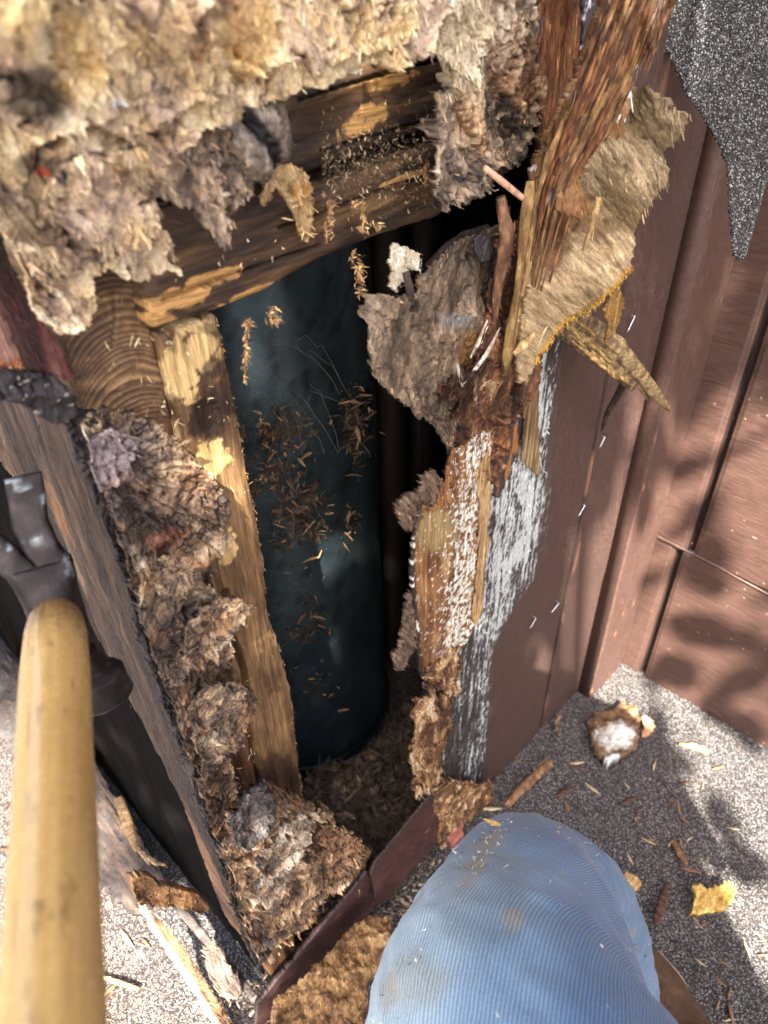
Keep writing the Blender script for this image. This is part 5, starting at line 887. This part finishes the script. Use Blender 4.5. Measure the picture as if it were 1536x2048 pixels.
# ================================================================== HAMMER
STEEL = simple('dull_steel', None, .44, .7, 120, .35, .0008, .35); LACQ = organic('lacquered_hickory', (.16, .3), (.92, 1.08), 60, (1, 1, 1), .05, .0003, .6, fine=300, v2=(.96, 1.04))
ham = thing('hammer', at(105, 1240, .39), 'claw hammer with a scuffed yellow varnished wooden handle and dull steel head at the left', 'hammer')
HT = at(112, 1225, .40); HB = at(104, 2300, .205); HD = _n(HB-HT)
hs = _n(np.cross(HD, np.array([0, 0, 1]))); hu = _n(np.cross(hs, HD)); hu = hu if hu[2] > 0 else -hu
K, M = 64, 220; rows = []; cols = []; t = np.linspace(0, 1, M); L_ = np.linalg.norm(HB-HT)
prof_w = np.interp(t, [0, .04, .10, .25, .5, .8, 1], [.0095, .0125, .0140, .0142, .0130, .0122, .012]); prof_h = np.interp(t, [0, .06, .15, .5, 1], [.011, .0138, .0148, .0145, .014])
a = np.linspace(0, 2*math.pi, K, endpoint=False)
V = (HT+HD*0)[None, None]+(HD*L_)[None, None]*t[:, None, None]+hs*(np.cos(a)[None, :, None]*prof_w[:, None, None])+hu*(np.sin(a)[None, :, None]*prof_h[:, None, None])
V = V.reshape(-1, 3); tt = np.repeat(t, K); aa = np.tile(a, M)
q3 = np.stack([tt*2.4, np.cos(aa), np.sin(aa)], 1)
n = .6*fbm(q3*np.array([.5, 9, 9]), 1.5, 3, 4); c = ramp(.5+.5*n, [(0, lin(166, 126, 66)), (.5, lin(202, 162, 94)), (1, lin(226, 194, 132))])
c = mix(c, lin(92, 66, 40), sst(.26, .02, tt+.10*fbm(q3*np.array([1, 3, 3]), 3, 5, 4))*.92); c = mix(c, lin(70, 52, 36), sst(.42, .5, fbm(q3*np.array([3, 1, 1]), 2.2, 6, 4))*.5); c = mix(c, lin(110, 78, 50), sst(.18, .5, fbm(q3*np.array([2, 1, 1]), 2.2, 14, 5, .7))*.6); c = mix(c, lin(120, 92, 62), sst(.28, .42, fbm(q3*np.array([1.2, 2.4, 2.4]), 2.4, 15, 4, .65))*.5)
I = np.arange(M*K).reshape(M, K); J = np.roll(I, -1, 1); mb = MB(); mb.add(V, np.stack([I[:-1], J[:-1], J[1:], I[1:]], -1).reshape(-1, 4), [(0, k+1, k) for k in range(1, K-1)]+[((M-1)*K, (M-1)*K+k, (M-1)*K+k+1) for k in range(1, K-1)], c=c); mb.build('handle', LACQ, ham)
def sloft(mb, secs, col, K=40, pw=.8, jit=.0):
    """loft through (centre, half side, half depth) sections along the head axis"""
    secs = [s for s in secs]; n = len(secs); T = np.linspace(0, n-1, n*7); C = np.stack([np.interp(T, range(n), [s[0][k] for s in secs]) for k in range(3)], 1); A = np.interp(T, range(n), [s[1] for s in secs]); B = np.interp(T, range(n), [s[2] for s in secs])
    a = np.linspace(0, 2*math.pi, K, endpoint=False); ca = np.sign(np.cos(a))*np.abs(np.cos(a))**pw; sa = np.sign(np.sin(a))*np.abs(np.sin(a))**pw
    V = (C[:, None]+hs*(ca[None, :, None]*A[:, None, None])+HD*(sa[None, :, None]*B[:, None, None])).reshape(-1, 3); V = V+noise(V, 160, 3)[:, None]*.0004
    nz = fbm(V, 60, 9, 4); cc = ramp(.5+.6*nz, [(0, lin(20, 17, 16)), (.5, lin(42, 36, 34)), (.8, lin(70, 64, 62)), (1, lin(120, 128, 132))]); cc = mix(cc, lin(70, 48, 36), sst(.1, .35, fbm(V, 35, 12, 3))*.6); cc = mix(cc, lin(140, 150, 152), sst(.22, .32, fbm(V, 50, 14, 4, .6))*.7)
    M_ = len(T); I = np.arange(M_*K).reshape(M_, K); J = np.roll(I, -1, 1)
    mb.add(V, np.stack([I[:-1], J[:-1], J[1:], I[1:]], -1).reshape(-1, 4), [(0, k+1, k) for k in range(1, K-1)]+[((M_-1)*K, (M_-1)*K+k, (M_-1)*K+k+1) for k in range(1, K-1)], c=cc)
def hp(s, u_, d): return HT+hs*(s+(.010*sst(.02, .045, u_)))+hu*u_+HD*d
up = 1.
# which way is screen right along hs
sx = 1. if proj((HT+hs*.01)[None])[0][0] > proj(HT[None])[0][0] else -1.
mb = MB(); sloft(mb, [(hp(0, .026, -.008), .0165, .007), (hp(0, .018, -.006), .0150, .012), (hp(0, .008, -.004), .0135, .016), (hp(0, -.004, -.003), .0135, .0175), (hp(0, -.014, -.004), .0125, .015), (hp(0, -.024, -.007), .0095, .011), (hp(0, -.034, -.008), .0092, .0105)], 0); mb.build('eye', STEEL, ham)
mb = MB(); sloft(mb, [(hp(-.001, -.030, -.008), .0105, .011), (hp(-.003, -.042, -.009), .0115, .0115), (hp(-.004, -.047, -.009), .0175, .0165), (hp(-.005, -.061, -.009), .0185, .0175), (hp(-.005, -.064, -.009), .0160, .0150)], 0, pw=1.); mb.build('striking_face', STEEL, ham)
for s_ in (-1, 1):
    mb = MB(); sloft(mb, [(hp(s_*.007, .022, -.008), .0085, .007), (hp(s_*.0085, .034, -.010), .0084, .0055), (hp(s_*.0115, .046, -.013), .0086, .0042), (hp(s_*.0135, .058, -.018), .0088, .0028), (hp(s_*.0145, .068, -.023), .0090, .0012)], 0, K=28, pw=.5); mb.build('claw', STEEL, ham)

# ================================================================== PERSON
per = thing('person', (.1, 0, 0), 'crouching person in worn light blue jeans, one knee bent above a tan boot', 'person')
def denim():
    m = bpy.data.materials.new('denim'); m.use_nodes = True; t = m.node_tree; L = t.links.new; b = t.nodes['Principled BSDF']
    at_ = node(t, 'ShaderNodeAttribute', attribute_name='Col'); uv = node(t, 'ShaderNodeUVMap'); tc = node(t, 'ShaderNodeTexCoord')
    mp = node(t, 'ShaderNodeMapping'); mp.inputs['Rotation'].default_value = (0, 0, math.radians(42)); L(uv.outputs[0], mp.inputs[0])
    n0 = node(t, 'ShaderNodeTexNoise', Scale=60., Detail=3.); L(uv.outputs[0], n0.inputs['Vector'])
    w1 = node(t, 'ShaderNodeTexWave', Scale=160., Distortion=1.6, Detail=2.); w1.inputs['Detail Scale'].default_value = 6.; L(mp.outputs[0], w1.inputs['Vector'])
    n1 = node(t, 'ShaderNodeTexNoise', Scale=900., Detail=3., Roughness=.7); L(uv.outputs[0], n1.inputs['Vector'])
    mu = node(t, 'ShaderNodeMath', operation='MULTIPLY'); L(w1.outputs['Fac'], mu.inputs[0]); L(n1.outputs[0], mu.inputs[1])
    mr = node(t, 'ShaderNodeMapRange'); L(mu.outputs[0], mr.inputs[0]); mr.inputs[1].default_value = .05; mr.inputs[2].default_value = .5; mr.inputs[3].default_value = .72; mr.inputs[4].default_value = 1.4
    vm = node(t, 'ShaderNodeVectorMath', operation='SCALE'); L(at_.outputs['Color'], vm.inputs[0]); L(mr.outputs[0], vm.inputs['Scale'])
    mx = node(t, 'ShaderNodeMix', data_type='RGBA'); L(mr.outputs[0], mx.inputs[0]); mx.inputs[0].default_value = 0
    L(vm.outputs[0], b.inputs['Base Color']); b.inputs['Roughness'].default_value = .85; b.inputs['Specular IOR Level'].default_value = .15
    b.inputs['Sheen Weight'].default_value = .25
    bp = node(t, 'ShaderNodeBump', Strength=.7, Distance=.0006); L(mu.outputs[0], bp.inputs['Height']); L(bp.outputs[0], b.inputs['Normal'])
    return m
DEN = denim(); BODY = organic('dark_cotton', (.7, .9), (.9, 1.1), 200, bump=.2)
ctl = [(np.array([.05, -.32, .55]), .105, .100), (np.array([.065, -.11, .55]), .094, .092), (at(1004, 2120, .50), .0835, .085), (at(1030, 1964, .55), .077, .077), (at(1046, 1840, .59), .066, .066), (at(1058, 1776, .625), .050, .055), (at(1090, 1786, .665), .052, .053), (at(1140, 1815, .72), .056, .054), (at(1180, 1890, .79), .052, .052), (at(1205, 1960, .86), .048, .05), (at(1220, 2010, .90), .046, .048)]
nC = len(ctl); M = 240; K = 150; T = np.linspace(0, nC-1, M)
C = np.stack([np.interp(T, range(nC), [s[0][k] for s in ctl]) for k in range(3)], 1); A = np.interp(T, range(nC), [s[1] for s in ctl]); B = np.interp(T, range(nC), [s[2] for s in ctl])
for _ in range(120):
    C[1:-1] = (C[:-2]+2*C[1:-1]+C[2:])/4; A[1:-1] = (A[:-2]+2*A[1:-1]+A[2:])/4; B[1:-1] = (B[:-2]+2*B[1:-1]+B[2:])/4
Tn = np.gradient(C, axis=0); Tn /= np.linalg.norm(Tn, axis=1)[:, None]
bend = _n(np.cross(ctl[0][0]-ctl[5][0], ctl[9][0]-ctl[5][0])); s1 = np.tile(bend, (M, 1)); s1 -= Tn*(s1*Tn).sum(1)[:, None]; s1 /= np.linalg.norm(s1, axis=1)[:, None]; s2 = np.cross(Tn, s1)
a = np.linspace(0, 2*math.pi, K+1)
V = C[:, None]+s1[:, None]*(np.cos(a)[None, :, None]*A[:, None, None])+s2[:, None]*(np.sin(a)[None, :, None]*B[:, None, None]); V = V.reshape(-1, 3)
Nn = (V-np.repeat(C, K+1, 0)); Nn /= np.linalg.norm(Nn, axis=1)[:, None]
arc = np.concatenate([[0], np.cumsum(np.linalg.norm(np.diff(C, axis=0), axis=1))]); UV = np.stack([np.tile(a, M)*.085, np.repeat(arc, K+1)], 1)
pe = V.copy(); V = V+Nn*(.0035*fbm(pe, 11, 3, 3)+.0024*fbm(pe*np.array([1, 1, .6]), 26, 4, 4, .5, True)+.0022*np.maximum(0, fbm(pe*np.array([1., .45, 1]), 48, 9, 2, .5, True))+.003*np.exp(-((np.tile(a, M)-2.1-.5*np.repeat(arc, K+1))/.05)**2))[:, None]
V.reshape(M, K+1, 3)[:, -1] = V.reshape(M, K+1, 3)[:, 0]
ppx, ppy = proj(V); S = X(); S.px, S.py, S.W = ppx, ppy, V
n = fbm(V, 14, 6, 4); c = ramp(.5+.5*n, [(0, lin(92, 116, 136)), (.5, lin(124, 148, 166)), (1, lin(160, 176, 186))])
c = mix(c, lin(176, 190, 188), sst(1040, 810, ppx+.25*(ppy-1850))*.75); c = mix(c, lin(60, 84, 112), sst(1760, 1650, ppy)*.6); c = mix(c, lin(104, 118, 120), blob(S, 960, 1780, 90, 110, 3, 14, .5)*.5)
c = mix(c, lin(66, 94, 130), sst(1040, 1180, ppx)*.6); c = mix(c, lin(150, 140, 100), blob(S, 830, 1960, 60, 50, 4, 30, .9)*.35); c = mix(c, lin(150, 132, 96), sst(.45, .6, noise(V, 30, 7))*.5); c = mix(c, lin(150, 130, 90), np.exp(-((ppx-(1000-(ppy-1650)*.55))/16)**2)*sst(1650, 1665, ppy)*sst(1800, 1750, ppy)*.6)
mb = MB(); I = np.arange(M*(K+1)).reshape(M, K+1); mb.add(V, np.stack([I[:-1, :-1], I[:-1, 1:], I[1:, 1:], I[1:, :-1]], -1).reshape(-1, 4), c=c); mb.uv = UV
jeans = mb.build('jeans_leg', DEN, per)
# seam fold along the outer side
mb = MB(); pts = [at(1188, 1800, .565), at(1206, 1845, .555), at(1222, 1900, .54), at(1236, 1965, .52), at(1250, 2080, .49)]
def sc_(P, t): return ramp(.5+.5*fbm(P, 120, 3, 3), [(0, lin(70, 104, 150)), (1, lin(150, 184, 212))])
strand(mb, pts, [.003, .007, .008, .008, .008], [.002, .004, .005, .005, .005], sc_, M=120, K=16, rough=.1, seed=3, cv=.2); mb.build('side_seam', BODY, per)
mb = MB(); r = np.random.default_rng(4); vis = (ppx > 700) & (ppx < 1300) & (ppy > 1640) & (ppy < 2100) & (((CAM-V)*Nn).sum(1) > 0)
ii = np.nonzero(vis)[0]; w_ = np.exp(-((ppx[ii]-(1000-(ppy[ii]-1650)*.62))/22)**2)+.03; ii = r.choice(ii, 420, p=w_/w_.sum())
shards(mb, V[ii]+Nn[ii]*.0012, np.array([lin(200, 170, 120), lin(110, 74, 50), lin(220, 210, 190)])[r.integers(0, 3, 420)], -ray(1000, 1850), 420, (.002, .006), (.0005, .0015), (1, 0, 0), 3, .3, seed=5); tag(mb.build('stuck_sawdust', FIBRE, per), kind='stuff')
mb = MB(); strand(mb, [at(1000, 1650, .545), at(985, 1645, .54), at(968, 1638, .535)], [.0025, .004, .001], .002, lin(214, 180, 110), M=16, K=6); strand(mb, [at(918, 1690, .56), at(905, 1700, .55), at(914, 1708, .55), at(902, 1718, .55), at(915, 1722, .55)], .0014, .0012, lin(226, 224, 216), M=40, K=5, rough=0); tag(mb.build('straw', FIBRE, None), 'pale straw and curled white thread caught on the knee of the jeans', 'straw')
# boot
BOOT = organic('worn_suede', (.7, .9), (.75, 1.25), 160, bump=.5, bdist=.001)
heel = np.array([.322, -.165, 0]); toe = np.array([.455, .062, 0]); fd = _n(toe-heel); fs = np.array([fd[1], -fd[0], 0]); FL = np.linalg.norm(toe-heel)
def bootloft(name, z0, prof, colf, mat, K=60, M=80, grow=0.):
    t = np.linspace(0, 1, M); a = np.linspace(0, 2*math.pi, K, endpoint=False)
    hw = np.interp(t, [0, .03, .12, .35, .6, .8, .92, .98, 1], [.006, .024, .034, .034, .044, .046, .036, .018, .004])+grow
    hh = np.interp(t, *prof); V = []
    cen = heel[None]+fd[None]*(FL*t)[:, None]
    ca, sa = np.cos(a), np.sin(a); sa2 = np.where(sa > 0, np.abs(sa)**.8, -.0)
    V = cen[:, None]+fs*(np.sign(ca)*np.abs(ca)**.7)[None, :, None]*hw[:, None, None]; V = V+np.array([0, 0, 1.])*(z0+sa2[None, :, None]*hh[:, None, None]); V = V.reshape(-1, 3)
    I = np.arange(M*K).reshape(M, K); J = np.roll(I, -1, 1); mb = MB(); V += noise(V, 40, 3)[:, None]*.0012; mb.add(V, np.stack([I[:-1], J[:-1], J[1:], I[1:]], -1).reshape(-1, 4), c=colf(V)); return mb.build(name, mat, per)
bootloft('boot', .022, ([0, .1, .3, .45, .6, .8, .95, 1], [.05, .10, .115, .11, .075, .052, .035, .008]), lambda V: ramp(.5+.5*fbm(V, 30, 4, 4), [(0, lin(62, 46, 34)), (.6, lin(104, 80, 60)), (1, lin(146, 120, 94))]), BOOT)
bootloft('boot_sole', 0., ([0, .1, 1], [.026, .027, .026]), lambda V: ramp(.5+.5*fbm(V, 60, 4, 4), [(0, lin(48, 42, 34)), (1, lin(92, 82, 66))]), BOOT, grow=.009)
# stitched welt line
mb = MB(); 
for sgn in (1, -1):
    tt = np.linspace(.35, .97, 14); hw = np.interp(tt, [0, .03, .12, .35, .6, .8, .92, .98, 1], [.006, .024, .034, .034, .044, .046, .036, .018, .004])
    strand(mb, [heel+fd*FL*x+fs*sgn*(h+.006)+np.array([0, 0, .0285]) for x, h in zip(tt, hw)], .003, .003, lin(170, 156, 128), M=100, K=6, rough=.4)
mb.build('boot_welt', BOOT, per)
# the rest of the body, behind the camera: one skinned figure
bm = bpy.data.meshes.new('body'); J_ = {'pel': (.03, -.43, .48, .13), 'waist': (-.02, -.47, .66, .12), 'chest': (-.06, -.44, .86, .14), 'neck': (-.03, -.38, 1.01, .055), 'head': (.0, -.33, 1.12, .082), 'crown': (.0, -.32, 1.20, .058),
  'sR': (.12, -.42, .97, .055), 'eR': (.22, -.25, .84, .042), 'wR': (.10, -.12, .96, .03), 'sL': (-.23, -.38, .97, .055), 'eL': (-.25, -.18, .80, .042), 'wL': (-.07, -.04, .83, .03),
  'hR': (.10, -.33, .54, .085), 'kR': (.075, -.12, .55, .08), 'hL': (-.06, -.38, .47, .09), 'kL': (-.14, -.05, .10, .06), 'aL': (-.22, -.42, .07, .04), 'tL': (-.22, -.50, .04, .03)}
nm = list(J_); ed = [('pel', 'waist'), ('waist', 'chest'), ('chest', 'neck'), ('neck', 'head'), ('head', 'crown'), ('chest', 'sR'), ('sR', 'eR'), ('eR', 'wR'), ('chest', 'sL'), ('sL', 'eL'), ('eL', 'wL'), ('pel', 'hR'), ('hR', 'kR'), ('pel', 'hL'), ('hL', 'kL'), ('kL', 'aL'), ('aL', 'tL')]
hand = []
for w_, base_, dr in (('wL', (-.12, -.05, .82), HB-np.array([-.12, -.05, .82])),):
    pass
off = np.array([.1, 0, 0])
bm.from_pydata([tuple(np.array(J_[k][:3])-off) for k in nm], [(nm.index(a_), nm.index(b_)) for a_, b_ in ed], [])
bo = bpy.data.objects.new('body', bm); scn.collection.objects.link(bo); bo.parent = per
md = bo.modifiers.new('skin', 'SKIN')
if not bm.skin_vertices: 
    bpy.context.view_layer.objects.active = bo
for i, k in enumerate(nm): bm.skin_vertices[0].data[i].radius = (J_[k][3], J_[k][3])
bm.skin_vertices[0].data[0].use_root = True
ms = bo.modifiers.new('sub', 'SUBSURF'); ms.levels = ms.render_levels = 2
BM2 = simple('bounce_cloth', None, .8, 0, 100, .2); nd = BM2.node_tree; 
for l in list(nd.nodes['Principled BSDF'].inputs['Base Color'].links): nd.links.remove(l)
nd.nodes['Principled BSDF'].inputs['Base Color'].default_value = (.42, .42, .42, 1); bm.materials.append(BM2)  # pale grey clothes chosen to bounce light onto the rot

# ================================================================== TREE that dapples the light, leaf clumps added to block sun (unseen, behind photographer)
LEAF = organic('leaf_green', (.35, .6), (.7, 1.3), 30, bump=.1)
tree = thing('leafy_tree', (-2.6, -3.6, 0), 'unseen leafy tree behind the photographer dappling the sunlight, with leaf clumps added to shade chosen spots', 'tree')
r = np.random.default_rng(21); Lc = []
def shade(n, pick, dist=(2.6, 4.2)):
    for _ in range(n): Lc.append(np.array(pick())-LDIR*(dist[0]+(dist[1]-dist[0])*r.random()))  # each leaf is set up-sun of the picked spot to shade it
shade(120, lambda: (XW, -.5+.8*r.random(), .0+1.0*r.random()))
shade(105, lambda: (.40+.5*r.random(), -.55+.8*r.random(), 0))
shade(900, lambda: (-.15+1.1*r.random(), .1+.25*r.random(), .72+.5*r.random()))
shade(500, lambda: (.0+.62*r.random(), .3, .25+.5*r.random()))
shade(230, lambda: (.0+.34*r.random(), -.15+.45*r.random(), .0+.6*r.random()))
shade(260, lambda: (.04+.27*r.random(), -.14+.38*r.random(), .5+.08*r.random()), (1.8, 3.2))
shade(170, lambda: (.08+.30*r.random(), .08+.26*r.random(), .06*r.random()), (2., 3.4))
shade(700, lambda: (XL, .3+.9*r.random(), .02+.85*r.random()))
shade(60, lambda: (-1.5+3*r.random(), -1.5+1.2*r.random(), 0))
Lc = np.array(Lc); n = len(Lc); a1 = r.normal(size=(n, 3)); a1 /= np.linalg.norm(a1, axis=1)[:, None]; a2 = np.cross(a1, r.normal(size=(n, 3))); a2 /= np.linalg.norm(a2, axis=1)[:, None]
prof = [(-.5, 0), (-.3, .2), (0, .3), (.3, .2), (.5, 0), (.3, -.2), (0, -.3), (-.3, -.2)]; sz = (.055+.05*r.random(n))[:, None]
V = np.stack([Lc+a1*x*sz+a2*y*sz for x, y in prof], 1).reshape(-1, 3); b8 = np.arange(n)*8
mb = MB(); mb.add(V, np.concatenate([np.stack([b8, b8+1, b8+2, b8+7], 1), np.stack([b8+7, b8+2, b8+3, b8+6], 1), np.stack([b8+3, b8+4, b8+5, b8+6], 1)]), c=lin(70, 100, 40)); mb.build('crown', LEAF, tree)
cen = Lc.mean(0); mb = MB(); strand(mb, [(-2.6, -3.6, -.3), (-2.55, -3.5, 1.5), (-2.3, -3.2, 3.), (cen[0], cen[1], cen[2]+.2)], [.26, .2, .15, .05], [.26, .2, .15, .05], lin(92, 78, 62), M=60, K=16, side=(1, 0, 0))
for _ in range(14):
    q_ = Lc[r.integers(0, n)]; strand(mb, [(-2.3, -3.2, 3.), (cen+q_)/2*np.array([1, 1, 1.02]), q_], [.05, .03, .008], [.05, .03, .008], lin(92, 78, 62), M=20, K=6, side=(1, 0, 0))
mb.build('trunk', FIBRE, tree)
